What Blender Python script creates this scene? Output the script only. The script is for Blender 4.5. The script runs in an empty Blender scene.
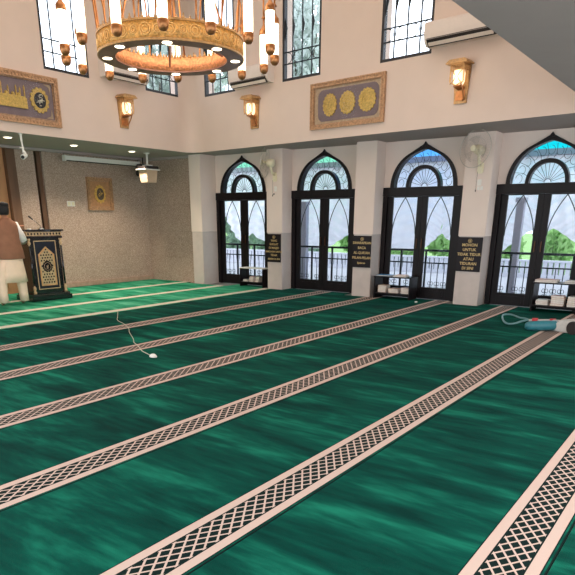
import bpy, bmesh, math, random
from mathutils import Vector, Matrix, Euler
random.seed(7)
C = bpy.context.scene.collection
scn = bpy.context.scene
PI = math.pi

# ------------------------------------------------------------------ camera, world, lights
F_PX, PX, PY, PITCH, YAW = 595.58, 277.09, 429.36, 0.340854, 0.636566
cam_d = bpy.data.cameras.new('camera'); cam = bpy.data.objects.new('camera', cam_d); C.objects.link(cam)
cam.location = (0, 0, 1.5)
fw = Vector((math.cos(YAW)*math.cos(PITCH), math.sin(YAW)*math.cos(PITCH), -math.sin(PITCH)))
rt = Vector((math.sin(YAW), -math.cos(YAW), 0)); up = rt.cross(fw)
cam.rotation_euler = Matrix((rt, up, -fw)).transposed().to_euler()
cam_d.sensor_width = 36; cam_d.sensor_fit = 'HORIZONTAL'
cam_d.lens = F_PX/575*36
cam_d.shift_x = (287.5-PX)/575; cam_d.shift_y = (PY-287.5)/575
cam_d.clip_start = .05; cam_d.clip_end = 300
scn.camera = cam
w = bpy.data.worlds.new('world'); scn.world = w; w.use_nodes = True
w.node_tree.nodes['Background'].inputs[0].default_value = (.90, .95, 1, 1)
w.node_tree.nodes['Background'].inputs[1].default_value = 3.2
vs = scn.view_settings
vs.view_transform = 'Standard'; vs.look = 'None'; vs.gamma = 1; vs.use_curve_mapping = False; vs.exposure = 0.0

def light(name, kind, loc, energy, color=(1, 1, 1), size=.2, size_y=None, rot=(0, 0, 0), spot=None):
    d = bpy.data.lights.new(name, kind); o = bpy.data.objects.new(name, d); C.objects.link(o)
    o.location = loc; o.rotation_euler = rot; d.energy = energy; d.color = color
    if kind == 'AREA':
        d.size = size
        if size_y: d.shape = 'RECTANGLE'; d.size_y = size_y
    elif kind == 'SPOT':
        d.spot_size = spot; d.spot_blend = .6; d.shadow_soft_size = size
    else: d.shadow_soft_size = size
    return o
light('dome_fill', 'AREA', (5.9, 6, 6.45), 150, (1, .93, .86), 6, 6)  # unseen area fill added under the dome, no fixture there
light('rear_hall_fill', 'AREA', (2.5, -1.2, 2.78), 150, (1, .94, .90), 7, 2.6)  # fill added behind the camera to brighten the hall, no fixture modelled
light('side_hall_fill', 'AREA', (-.4, 6, 2.78), 120, (1, .94, .90), 1.6, 8)  # added soft fill along the open side, stands in for hall lighting

# ------------------------------------------------------------------ materials
MATS = {}
def mat(name, col, rough=.6, metal=0, var=0, scale=20, bump=0, bscale=None, emit=0, ecol=None, stretch=(1, 1, 1), coat=0, trans=0, alpha=1, spec=None):
    if name in MATS: return MATS[name]
    m = bpy.data.materials.new(name); m.use_nodes = True; nt = m.node_tree; N = nt.nodes; L = nt.links
    b = N['Principled BSDF']; b.inputs['Base Color'].default_value = (*col, 1)
    b.inputs['Roughness'].default_value = rough; b.inputs['Metallic'].default_value = metal
    if coat: b.inputs['Coat Weight'].default_value = coat
    if spec is not None: b.inputs['Specular IOR Level'].default_value = spec
    if emit: b.inputs['Emission Color'].default_value = (*(ecol or col), 1); b.inputs['Emission Strength'].default_value = emit
    tc = N.new('ShaderNodeTexCoord'); mp = N.new('ShaderNodeMapping'); mp.inputs['Scale'].default_value = stretch
    L.new(tc.outputs['Object'], mp.inputs[0])
    nz = N.new('ShaderNodeTexNoise'); nz.inputs['Scale'].default_value = scale; nz.inputs['Detail'].default_value = 4
    L.new(mp.outputs[0], nz.inputs['Vector'])
    if var:
        r = N.new('ShaderNodeValToRGB'); r.color_ramp.elements[0].position = .3; r.color_ramp.elements[1].position = .7
        r.color_ramp.elements[0].color = (*[c*(1-var) for c in col], 1); r.color_ramp.elements[1].color = (*[min(1, c*(1+var)) for c in col], 1)
        L.new(nz.outputs[0], r.inputs[0]); L.new(r.outputs[0], b.inputs['Base Color'])
    if bump:
        n2 = N.new('ShaderNodeTexNoise'); n2.inputs['Scale'].default_value = bscale or scale; L.new(mp.outputs[0], n2.inputs['Vector'])
        bp = N.new('ShaderNodeBump'); bp.inputs['Strength'].default_value = bump; bp.inputs['Distance'].default_value = .01
        L.new(n2.outputs[0], bp.inputs['Height']); L.new(bp.outputs[0], b.inputs['Normal'])
    MATS[name] = m; return m
def srgb(r, g, b):
    f = lambda c: (c/255/12.92) if c/255 <= .04045 else ((c/255+.055)/1.055)**2.4
    return (f(r), f(g), f(b))

plaster = mat('plaster', srgb(217, 196, 182), .75, var=.02, scale=3, bump=.03, bscale=60)
plaster_low = mat('plaster_lower', srgb(230, 212, 200), .7, var=.02, scale=3, bump=.03, bscale=60)
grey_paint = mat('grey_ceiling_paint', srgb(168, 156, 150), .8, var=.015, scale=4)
tile = mat('beige_tile', srgb(202, 188, 180), .18, var=.05, scale=6)
black_wood = mat('black_stained_wood', srgb(20, 14, 16), .4, var=.35, scale=9, stretch=(1, 1, .15), spec=.22)
black_paint = mat('black_paint', srgb(28, 26, 30), .45, var=.2, scale=15)
iron = mat('dark_iron', srgb(30, 38, 42), .4, metal=.4, var=.2)
gold = mat('brushed_gold', srgb(186, 146, 98), .42, metal=.4, var=.25, scale=30, bump=.3, bscale=60)
copper = mat('copper', srgb(184, 126, 80), .35, metal=.8, var=.2, scale=20)
frame_gold = mat('carved_gold_frame', srgb(184, 144, 108), .5, metal=.3, var=.35, scale=35, bump=.6, bscale=45)
medal_gold = mat('embossed_gold', srgb(226, 186, 100), .38, metal=.5, var=.25, scale=40, bump=.4, bscale=70)
brown_wood = mat('brown_wood', srgb(108, 78, 58), .45, var=.3, scale=6, stretch=(1, 1, .12))
light_wood = mat('light_wood', srgb(182, 134, 92), .45, var=.2, scale=6, stretch=(1, 1, .12))
white_plastic = mat('white_plastic', srgb(232, 228, 220), .4, var=.02)
cream_plastic = mat('cream_plastic', srgb(232, 222, 190), .4, var=.03)
ac_plastic = mat('air_conditioner_plastic', srgb(226, 212, 202), .4, var=.02)
dark_gap = mat('dark_plastic', srgb(40, 32, 30), .6, var=.1)
chrome = mat('chrome', (.7, .7, .7), .15, metal=1, var=.05)
paper = mat('paper', srgb(225, 218, 208), .8, var=.08, scale=30)

def granite():
    m = bpy.data.materials.new('speckled_granite'); m.use_nodes = True; N = m.node_tree.nodes; L = m.node_tree.links
    b = N['Principled BSDF']; b.inputs['Roughness'].default_value = .28
    tc = N.new('ShaderNodeTexCoord')
    v = N.new('ShaderNodeTexVoronoi'); v.inputs['Scale'].default_value = 120; L.new(tc.outputs['Object'], v.inputs['Vector'])
    n = N.new('ShaderNodeTexNoise'); n.inputs['Scale'].default_value = 45; n.inputs['Detail'].default_value = 6; L.new(tc.outputs['Object'], n.inputs['Vector'])
    n2 = N.new('ShaderNodeTexNoise'); n2.inputs['Scale'].default_value = 2.2; L.new(tc.outputs['Object'], n2.inputs['Vector'])
    r = N.new('ShaderNodeValToRGB'); e = r.color_ramp.elements
    e[0].position = .3; e[0].color = (*srgb(146, 122, 106), 1); e[1].position = .7; e[1].color = (*srgb(212, 190, 174), 1)
    x = e.new(.5); x.color = (*srgb(182, 158, 142), 1)
    mx = N.new('ShaderNodeMath'); mx.operation = 'MULTIPLY_ADD'; mx.inputs[1].default_value = .45; L.new(v.outputs['Color'], mx.inputs[0])
    ml = N.new('ShaderNodeMath'); ml.operation = 'MULTIPLY'; ml.inputs[1].default_value = .55; L.new(n.outputs[0], ml.inputs[0]); L.new(ml.outputs[0], mx.inputs[2])
    L.new(mx.outputs[0], r.inputs[0])
    mixc = N.new('ShaderNodeMixRGB'); mixc.blend_type = 'MULTIPLY'; mixc.inputs[0].default_value = .18
    L.new(r.outputs[0], mixc.inputs[1]); L.new(n2.outputs[0], mixc.inputs[2]); 
    # thin slab joints
    sp = N.new('ShaderNodeSeparateXYZ'); L.new(tc.outputs['Object'], sp.inputs[0])
    md = N.new('ShaderNodeMath'); md.operation = 'PINGPONG'; md.inputs[1].default_value = .3; L.new(sp.outputs['Z'], md.inputs[0])
    lt = N.new('ShaderNodeMath'); lt.operation = 'LESS_THAN'; lt.inputs[1].default_value = .0008; L.new(md.outputs[0], lt.inputs[0])
    mj = N.new('ShaderNodeMixRGB'); L.new(lt.outputs[0], mj.inputs[0]); L.new(mixc.outputs[0], mj.inputs[1]); mj.inputs[2].default_value = (*srgb(100, 84, 74), 1)
    L.new(mj.outputs[0], b.inputs['Base Color']); return m
granite = granite()

def carpet_mat(name, dark, mid, lite, pattern):
    m = bpy.data.materials.new(name); m.use_nodes = True; N = m.node_tree.nodes; L = m.node_tree.links
    b = N['Principled BSDF']; b.inputs['Roughness'].default_value = .9; b.inputs['Specular IOR Level'].default_value = .08
    tc = N.new('ShaderNodeTexCoord'); sp = N.new('ShaderNodeSeparateXYZ'); L.new(tc.outputs['Object'], sp.inputs[0])
    geo = N.new('ShaderNodeNewGeometry')
    def M(op, a, bb=None, c=None):
        n = N.new('ShaderNodeMath'); n.operation = op
        for i, v in enumerate((a, bb, c)):
            if v is None: continue
            if isinstance(v, (int, float)): n.inputs[i].default_value = v
            else: L.new(v, n.inputs[i])
        return n.outputs[0]
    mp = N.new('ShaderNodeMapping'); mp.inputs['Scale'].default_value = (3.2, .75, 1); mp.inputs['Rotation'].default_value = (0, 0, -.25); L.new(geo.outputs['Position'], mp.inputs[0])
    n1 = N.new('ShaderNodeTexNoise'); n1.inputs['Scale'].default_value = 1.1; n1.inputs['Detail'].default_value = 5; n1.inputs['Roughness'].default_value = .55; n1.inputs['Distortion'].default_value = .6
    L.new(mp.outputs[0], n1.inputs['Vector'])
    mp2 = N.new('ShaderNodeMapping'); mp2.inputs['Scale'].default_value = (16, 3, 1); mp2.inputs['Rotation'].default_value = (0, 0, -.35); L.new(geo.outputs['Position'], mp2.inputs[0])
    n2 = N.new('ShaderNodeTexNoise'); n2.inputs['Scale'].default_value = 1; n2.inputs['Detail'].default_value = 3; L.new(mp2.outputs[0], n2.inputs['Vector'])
    f = M('MULTIPLY_ADD', n2.outputs[0], .28, M('MULTIPLY', n1.outputs[0], .74))  # brushed pile highlights painted into the colour as stretched noise
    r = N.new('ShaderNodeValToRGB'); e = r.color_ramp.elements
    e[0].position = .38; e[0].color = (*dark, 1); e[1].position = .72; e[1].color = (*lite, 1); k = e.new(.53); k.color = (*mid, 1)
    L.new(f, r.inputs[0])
    X, Y = sp.outputs['X'], sp.outputs['Y']
    cream = (*srgb(204, 180, 168), 1); ink = (*srgb(16, 34, 32), 1)
    def between(v, lo, hi): return M('MULTIPLY', M('GREATER_THAN', v, lo), M('LESS_THAN', v, hi))
    def mix(fac, a, c):
        n = N.new('ShaderNodeMixRGB'); L.new(fac, n.inputs[0])
        for i, v in ((1, a), (2, c)):
            if isinstance(v, tuple): n.inputs[i].default_value = v
            else: L.new(v, n.inputs[i])
        return n.outputs[0]
    col = r.outputs[0]
    if pattern:
        col = mix(between(Y, .018, .318), col, ink)              # dark edge line on both sides
        col = mix(between(Y, .024, .078), col, cream)
        col = mix(between(Y, .258, .312), col, cream)
        u = M('DIVIDE', X, .046); v = M('DIVIDE', Y, .0305)
        d1 = M('LESS_THAN', M('PINGPONG', M('ADD', M('MULTIPLY', u, .5), M('MULTIPLY', v, .5)), .5), .105)
        d2 = M('LESS_THAN', M('PINGPONG', M('SUBTRACT', M('MULTIPLY', u, .5), M('MULTIPLY', v, .5)), .5), .105)
        lat = M('MULTIPLY', M('MAXIMUM', d1, d2), between(Y, .087, .249))
        col = mix(lat, col, cream)
    else:
        col = mix(between(Y, .06, .25), col, (*srgb(212, 206, 188), 1))
    col = mix(M('LESS_THAN', Y, .008), col, ink)
    L.new(col, b.inputs['Base Color'])
    nb = N.new('ShaderNodeTexNoise'); nb.inputs['Scale'].default_value = 160; L.new(geo.outputs['Position'], nb.inputs['Vector'])
    bp = N.new('ShaderNodeBump'); bp.inputs['Strength'].default_value = .25; bp.inputs['Distance'].default_value = .01
    L.new(nb.outputs[0], bp.inputs['Height']); L.new(bp.outputs[0], b.inputs['Normal'])
    return m
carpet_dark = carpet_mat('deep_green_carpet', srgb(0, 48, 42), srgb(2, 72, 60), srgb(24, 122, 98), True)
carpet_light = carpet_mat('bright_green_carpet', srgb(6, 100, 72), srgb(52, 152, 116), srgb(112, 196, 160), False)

def glass_mat(name, tint=(1, 1, 1), refl=.08):
    m = bpy.data.materials.new(name); m.use_nodes = True; N = m.node_tree.nodes; L = m.node_tree.links
    N.remove(N['Principled BSDF']); t = N.new('ShaderNodeBsdfTransparent'); t.inputs[0].default_value = (*tint, 1)
    g = N.new('ShaderNodeBsdfGlossy'); g.inputs['Roughness'].default_value = .03
    x = N.new('ShaderNodeMixShader'); lw = N.new('ShaderNodeLayerWeight'); lw.inputs[0].default_value = .15
    ml = N.new('ShaderNodeMath'); ml.operation = 'MULTIPLY'; ml.inputs[1].default_value = .35; L.new(lw.outputs['Fresnel'], ml.inputs[0])
    L.new(ml.outputs[0], x.inputs[0]); L.new(t.outputs[0], x.inputs[1]); L.new(g.outputs[0], x.inputs[2]); L.new(x.outputs[0], N['Material Output'].inputs[0]); return m
glass = glass_mat('window_glass', (.93, .95, .98))
def cloth_mat(name, col, tr=.5):
    m = bpy.data.materials.new(name); m.use_nodes = True; N = m.node_tree.nodes; L = m.node_tree.links
    N.remove(N['Principled BSDF']); d = N.new('ShaderNodeBsdfDiffuse'); d.inputs[0].default_value = (*col, 1)
    t = N.new('ShaderNodeBsdfTranslucent'); t.inputs[0].default_value = (*col, 1)
    x = N.new('ShaderNodeMixShader'); x.inputs[0].default_value = tr
    tc = N.new('ShaderNodeTexCoord'); n = N.new('ShaderNodeTexNoise'); n.inputs['Scale'].default_value = 3; L.new(tc.outputs['Object'], n.inputs['Vector'])
    bp = N.new('ShaderNodeBump'); bp.inputs['Strength'].default_value = .2; L.new(n.outputs[0], bp.inputs['Height']); L.new(bp.outputs[0], d.inputs['Normal'])
    L.new(d.outputs[0], x.inputs[1]); L.new(t.outputs[0], x.inputs[2]); L.new(x.outputs[0], N['Material Output'].inputs[0]); return m
drape_mat = cloth_mat('white_drape_cloth', srgb(236, 236, 244), .3)
awning_mat = cloth_mat('turquoise_polycarbonate', srgb(60, 215, 220), .75)
leaf_mat = cloth_mat('leaf_green', srgb(168, 206, 142), .5)
leaf_pale = cloth_mat('leaf_pale_grey_green', srgb(196, 204, 200), .5)
leaf_dark = cloth_mat('leaf_dark_green', srgb(146, 172, 152), .5)
bark = mat('bark', srgb(92, 80, 70), .9, var=.3)
lamp_glow = mat('frosted_lamp_glass', srgb(255, 236, 196), .4, emit=3.2, ecol=srgb(255, 236, 205))
sconce_glow = mat('amber_lamp_glass', srgb(255, 236, 200), .4, emit=1.1, ecol=srgb(255, 230, 190))
spot_glow = mat('downlight_lens', srgb(255, 240, 210), .4, emit=6, ecol=srgb(255, 238, 205))

# ------------------------------------------------------------------ mesh helpers
def obj(name, bm, m, parent=None, smooth=False, loc=None):
    me = bpy.data.meshes.new(name); bmesh.ops.recalc_face_normals(bm, faces=bm.faces[:]); bm.to_mesh(me); bm.free()
    if smooth:
        for p in me.polygons: p.use_smooth = True
    o = bpy.data.objects.new(name, me); C.objects.link(o)
    for k in (m if isinstance(m, (list, tuple)) else [m]): me.materials.append(k)
    if parent: o.parent = parent
    if loc is not None: o.location = loc
    return o
def NB(): return bmesh.new()
def box(bm, x0, x1, y0, y1, z0, z1, M=None, bev=0, mi=0):
    co = [(x0, y0, z0), (x1, y0, z0), (x1, y1, z0), (x0, y1, z0), (x0, y0, z1), (x1, y0, z1), (x1, y1, z1), (x0, y1, z1)]
    v = [bm.verts.new(M @ Vector(c) if M else c) for c in co]
    fs = [bm.faces.new([v[i] for i in f]) for f in ((0, 3, 2, 1), (4, 5, 6, 7), (0, 1, 5, 4), (1, 2, 6, 5), (2, 3, 7, 6), (3, 0, 4, 7))]
    for f in fs: f.material_index = mi
    if bev:
        es = list({e for f in fs for e in f.edges})
        bmesh.ops.bevel(bm, geom=es, offset=bev, segments=2, affect='EDGES')
    return bm
def prism(bm, pts, axis, a, b, M=None):
    """2D outline extruded along axis: 'x' pts=(y,z), 'y' pts=(x,z), 'z' pts=(x,y)"""
    f = {'x': lambda p, t: (t, p[0], p[1]), 'y': lambda p, t: (p[0], t, p[1]), 'z': lambda p, t: (p[0], p[1], t)}[axis]
    A = [bm.verts.new(M @ Vector(f(p, a)) if M else f(p, a)) for p in pts]; B = [bm.verts.new(M @ Vector(f(p, b)) if M else f(p, b)) for p in pts]
    n = len(pts); bm.faces.new(A); bm.faces.new(B[::-1])
    for i in range(n): bm.faces.new((A[i], B[i], B[(i+1) % n], A[(i+1) % n]))
    return bm
def strip(bm, inner, outer, axis, a, b, M=None, closed=False):
    """band between two matching outlines, extruded"""
    n = len(inner)
    for i in range(n if closed else n-1):
        j = (i+1) % n
        prism(bm, [inner[i], inner[j], outer[j], outer[i]], axis, a, b, M)
    bmesh.ops.remove_doubles(bm, verts=bm.verts[:], dist=1e-5)
    return bm
def tube(bm, pts, r, seg=8, closed=False, cap=True):
    pts = [Vector(p) for p in pts]; n = len(pts); rings = []
    rad = r if isinstance(r, (list, tuple)) else [r]*n
    prev = None
    for i, p in enumerate(pts):
        a = pts[(i-1) % n] if (closed or i > 0) else p; c = pts[(i+1) % n] if (closed or i < n-1) else p
        t = (c-a).normalized()
        if prev is None:
            u = t.orthogonal().normalized()
        else: u = (prev - t*prev.dot(t)).normalized()
        prev = u; v = t.cross(u)
        rings.append([bm.verts.new(p + (u*math.cos(2*PI*k/seg)+v*math.sin(2*PI*k/seg))*rad[i]) for k in range(seg)])
    for i in range(n if closed else n-1):
        A, B = rings[i], rings[(i+1) % n]
        for k in range(seg): bm.faces.new((A[k], A[(k+1) % seg], B[(k+1) % seg], B[k]))
    if cap and not closed: bm.faces.new(rings[0][::-1]); bm.faces.new(rings[-1])
    return bm
def lathe(bm, prof, c=(0, 0, 0), seg=24, M=None):
    rings = []
    for r, z in prof:
        rr = max(r, 1e-4)
        vs_ = []
        for k in range(seg):
            p = Vector((c[0]+rr*math.cos(2*PI*k/seg), c[1]+rr*math.sin(2*PI*k/seg), c[2]+z))
            vs_.append(bm.verts.new(M @ p if M else p))
        rings.append(vs_)
    for A, B in zip(rings, rings[1:]):
        for k in range(seg): bm.faces.new((A[k], A[(k+1) % seg], B[(k+1) % seg], B[k]))
    bm.faces.new(rings[0][::-1]); bm.faces.new(rings[-1]); return bm
def loft(bm, rings, cap=True):
    R = [[bm.verts.new(p) for p in r] for r in rings]; n = len(R[0])
    for A, B in zip(R, R[1:]):
        for k in range(n): bm.faces.new((A[k], A[(k+1) % n], B[(k+1) % n], B[k]))
    if cap: bm.faces.new(R[0][::-1]); bm.faces.new(R[-1])
    return bm
def text_mesh(name, lines, size, m, parent, M, gap=1.25, depth=.004):
    """lettering as one mesh; lines centred, first line at local origin, in local XY, M places it"""
    for i, (s, k) in enumerate(lines):
        bm = NB(); cu = bpy.data.curves.new('t', 'FONT'); cu.body = s; cu.size = size*k; cu.align_x = 'CENTER'; cu.extrude = depth; cu.offset = size*.015
        cu.resolution_u = 2
        o = bpy.data.objects.new('t', cu); C.objects.link(o); dg = bpy.context.evaluated_depsgraph_get()
        me = bpy.data.meshes.new_from_object(o.evaluated_get(dg)); me.transform(M @ Matrix.Translation((0, -i*size*gap, 0)))
        bm.from_mesh(me); bpy.data.objects.remove(o); bpy.data.curves.remove(cu); bpy.data.meshes.remove(me)
        obj(name, bm, m, parent)
def thing(name, label, cat, loc=(0, 0, 0), rotz=0, group=None):
    o = bpy.data.objects.new(name, None); C.objects.link(o); o.location = loc; o.rotation_euler = (0, 0, rotz); o.empty_display_size = .1
    o['label'] = label; o['category'] = cat
    if group: o['group'] = group
    return o
def tag(o, label, cat, group=None, kind=None):
    o['label'] = label; o['category'] = cat
    if group: o['group'] = group
    if kind: o['kind'] = kind
    return o
def structure(name, bm=None, m=None, loc=(0, 0, 0), rotz=0):
    if bm is None:
        o = bpy.data.objects.new(name, None); C.objects.link(o)
    else: o = obj(name, bm, m)
    o.location = loc; o.rotation_euler = (0, 0, rotz); o['kind'] = 'structure'; return o
def dup(root, loc, rotz, label, group=None):
    r = root.copy(); C.objects.link(r); r.location = loc; r.rotation_euler = (0, 0, rotz); r['label'] = label
    if group: r['group'] = group
    for ch in list(root.children):
        c = ch.copy(); C.objects.link(c); c.parent = r
        for g in list(ch.children):
            d = g.copy(); C.objects.link(d); d.parent = c
    return r

# ------------------------------------------------------------------ room shell
SOF = 2.85                       # soffit height
YQ = 10.06                       # upper wall towards the qibla
A_ = Vector((10.48, YQ)); B_ = Vector((9.6, 1.2))      # upper wall on the door side, a few degrees off square
ANG = math.atan2((B_-A_).y, (B_-A_).x)                 # its direction
box_ = box
structure('floor', box(NB(), -2.2, 11.4, -3, 12.3, -.2, 0), mat('screed', srgb(120, 120, 118), .9, var=.1))
DX, PIT, HW = 11.2, 2.17, .80
DC = [9.26, 7.09, 4.92, 2.75]    # door centres along the door wall
def arch_pts(hw, h, tip, n=14):
    """half ogee from springing to peak: (offset, height)"""
    out = []
    for i in range(n+1):
        t = i/n*PI/2
        o = hw*math.cos(t)**.92; z = (h-tip)*math.sin(t)**1.0
        k = max(0, (t-1.12)/(PI/2-1.12)); z += tip*k*k*1.0
        out.append((o, z))
    return out
ZD = 2.04
bm = NB(); edges = [YQ+.55] + [(DC[i]+DC[i+1])/2 for i in range(3)] + [DC[3]-PIT/2]
WT = (DX+.02, DX+.22)
for i, c in enumerate(DC):
    yl, yr = edges[i], edges[i+1]
    for s, ye in ((1, yl), (-1, yr)):
        box(bm, *WT, *sorted((ye, c+s*HW)), 0, ZD)
        ar = arch_pts(.66, .75, .10)
        prism(bm, [(ye, ZD)] + [(c+s*o, ZD+z) for o, z in ar] + [(c, SOF), (ye, SOF)], 'x', *WT)
box(bm, *WT, -3, edges[-1], 0, SOF)
structure('wall_right', bm, plaster_low)
# piers between the doors (structure)
for i, (y0, y1) in enumerate([(10.07, 10.42), (7.89, 8.30), (5.72, 6.15), (3.55, 4.02), (1.38, 1.80)]):
    xf = 10.70 if i == 0 else 10.85
    structure('trim_%d' % (i+1), box(NB(), xf, DX+.02, y0, y1, 1.2, SOF, bev=.004), plaster_low)
    structure('trim_%d' % (i+11), box(NB(), xf+.012, DX+.02, y0+.01, y1-.01, 0, 1.2, bev=.004), tile)
# alcove: granite side wall, back wall with the mihrab
structure('wall_alcove', box(NB(), 10.86, 11.4, 10.42, 12.05, 0, SOF), granite)
bm = NB(); box(bm, 8.03, 11.4, 12.05, 12.3, 0, SOF); box(bm, 7.37, 7.80, 11.98, 12.3, 0, SOF); box(bm, 7.80, 8.03, 12.24, 12.3, 0, SOF)
structure('wall_back', bm, granite)
structure('trim_21', box(NB(), 7.93, 8.028, 12.10, 12.235, .02, SOF-.04), brown_wood)     # slid-open panel in the slot
structure('trim_22', box(NB(), 7.805, 7.925, 12.16, 12.235, .02, 1.98), black_paint)
structure('trim_23', box(NB(), 7.17, 7.365, 11.96, 12.3, 0, SOF-.01), brown_wood)
bm = NB(); box(bm, 3.5, 7.165, 12.06, 12.3, 0, SOF)
for k in range(7): box(bm, 3.9+k*.5, 3.94+k*.5, 12.04, 12.06, .1, SOF-.1)
structure('wall_mihrab', bm, light_wood)
structure('wall_left_end', box(NB(), 3.3, 3.5, 10.4, 12.3, 0, SOF), plaster_low)
# stone ledge at the foot of the back wall
structure('baseboard_back', box(NB(), 8.04, 10.85, 11.99, 12.049, .013, .12, bev=.01), mat('marble_skirting', srgb(176, 146, 128), .3, var=.15, scale=12))
# soffits
bm = NB(); box(bm, -2.2, 11.4, YQ+.012, 12.3, SOF, SOF+.3)
prism(bm, [(A_.x+.012, YQ+.012), (11.4, YQ+.012), (11.4, 1.83), (A_.x+.012+(B_-A_).x*(YQ-1.83)/(YQ-1.2), 1.83)], 'z', SOF, SOF+.3)
box(bm, -2.2, 11.4, -3, 1.83, SOF, SOF+.3); box(bm, -2.2, 1.4, 1.83, YQ, SOF, SOF+.3)
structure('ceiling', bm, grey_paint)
# shallow cove mouldings under the soffit
bm = NB(); box(bm, 3.5, 10.86, 11.86, 11.96, 2.80, SOF-.001, bev=.01); box(bm, 10.72, 10.86, 10.43, 11.86, 2.80, SOF-.001, bev=.01)
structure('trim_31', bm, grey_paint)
# drum above the soffit
ZT = 6.6; WZ0, WZ1 = 3.89, 6.0
def wall_holes(bm, L0, L1, z0, z1, holes, t0, t1, M=None):
    x = L0
    for h0, h1 in holes:
        box(bm, x, h0, t0, t1, z0, z1, M); box(bm, h0, h1, t0, t1, z0, WZ0, M); box(bm, h0, h1, t0, t1, WZ1, z1, M); x = h1
    box(bm, x, L1, t0, t1, z0, z1, M)
W1, W2 = (6.95, 7.88), (9.22, 10.16)
bm = NB(); box(bm, 1.4, A_.x+.0, YQ, YQ+.012, SOF-.002, SOF+.3); wall_holes(bm, 1.4, A_.x+.02, SOF+.3, ZT, [(2.4, 3.33), (4.7, 5.63), W1, W2], YQ, YQ+.28)
structure('wall_upper_left', bm, plaster)
MR = Matrix.Translation((A_.x, A_.y, 0)) @ Matrix.Rotation(ANG, 4, 'Z')      # local x along the wall, +y outwards
W3, W4, W5 = (.46, 1.38), (2.64, 3.54), (4.78, 5.71)
bm = NB(); box(bm, -.0, 8.26, 0, .012, SOF-.002, SOF+.3); wall_holes(bm, -.02, 8.6, SOF+.3, ZT, [W3, W4, W5], 0, .28)
o = structure('wall_upper_right', bm, plaster, (A_.x, A_.y, 0), ANG)
structure('wall_upper_near', box(NB(), 1.4, 9.7, 1.55, 1.82, SOF+.301, ZT), plaster)
structure('wall_upper_far', box(NB(), 1.12, 1.4, 1.83, YQ, SOF+.301, ZT), plaster)
# soft rounded corner between the two upper walls
bm = NB(); R_ = .33; th = ANG + PI
dA = Vector((-1, 0)); dB = Vector((math.cos(ANG), math.sin(ANG)))
pts = []
ct = A_ + (dA+dB).normalized()*R_/math.sin(.5*math.acos(max(-1, min(1, dA.dot(dB)))))
half = .5*math.acos(dA.dot(dB)); Lr = R_/math.tan(half); P0 = A_+dA*Lr; P1 = A_+dB*Lr
for i in range(9):
    t = i/8; q = (P0*(1-t)**2 + A_*2*t*(1-t) + P1*t**2); pts.append((q.x, q.y))
a_ = [bm.verts.new((x, y, SOF-.003)) for x, y in pts]; b_ = [bm.verts.new((x, y, ZT)) for x, y in pts]
for i in range(8): bm.faces.new((a_[i], a_[i+1], b_[i+1], b_[i]))
structure('trim_32', bm, plaster)
for p_ in bpy.data.objects['trim_32'].data.polygons: p_.use_smooth = True
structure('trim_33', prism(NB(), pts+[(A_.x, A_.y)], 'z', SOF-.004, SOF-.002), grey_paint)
structure('ceiling_dome', box(NB(), 1.1, 10.8, 1.5, 10.4, ZT, ZT+.2), plaster)

# ------------------------------------------------------------------ upper windows
def window(n, w, M, deco):
    loc = M.to_translation(); ang = M.to_euler().z
    r = structure('window_%d' % n, None, None, loc, ang); x0, x1 = w; y = .035
    bm = NB(); f = .045
    box(bm, x0+.001, x0+f, y-.03, y+.05, WZ0+.001, WZ1-.001); box(bm, x1-f, x1-.001, y-.03, y+.05, WZ0+.001, WZ1-.001)
    box(bm, x0+f, x1-f, y-.03, y+.05, WZ0+.001, WZ0+f); box(bm, x0+f, x1-f, y-.03, y+.05, WZ1-f, WZ1-.001)
    obj('window_frame', bm, black_paint, r)
    bm = NB(); box(bm, x0+f, x1-f, y+.03, y+.036, WZ0+f, WZ1-f); obj('window_pane', bm, glass, r)
    bm = NB(); wd = (x1-x0)
    for k in range(1, 4): box(bm, x0+wd*k/4-.009, x0+wd*k/4+.009, y-.012, y+.006, WZ0+f, WZ1-f)
    for z in (4.17, 4.36, 5.6): box(bm, x0+f, x1-f, y-.014, y+.004, z-.009, z+.009)
    if deco:
        for k in range(4):
            cx = x0+wd*(k+.5)/4
            for s in (1, -1):
                pp = [(cx+s*(.095*math.cos(a)-.0), y-.004, 4.265+.085*math.sin(a)) for a in [(-PI/2+j*PI/8) for j in range(9)]]
                if (k % 2 == 0) == (s == 1) or deco > 1: tube(bm, pp, .006, 5)
            tube(bm, [(x0+wd*k/4+.0 if k else x0+f, y-.004, 4.9), (x0+wd*k/4+.03 if k else x0+f+.03, y-.004, 4.75), (x0+wd*k/4 if k else x0+f, y-.004, 4.55)], [.004, .022, .004], 6)
    obj('window_grille', bm, iron, r)
ML = Matrix.Translation((0, YQ, 0))
window(1, W1, ML, 0); window(2, W2, ML, 1); window(3, W3, MR, 1); window(4, W4, MR, 1); window(5, W5, MR, 1); window(6, (4.7, 5.63), ML, 0); window(7, (2.4, 3.33), ML, 0)

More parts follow.
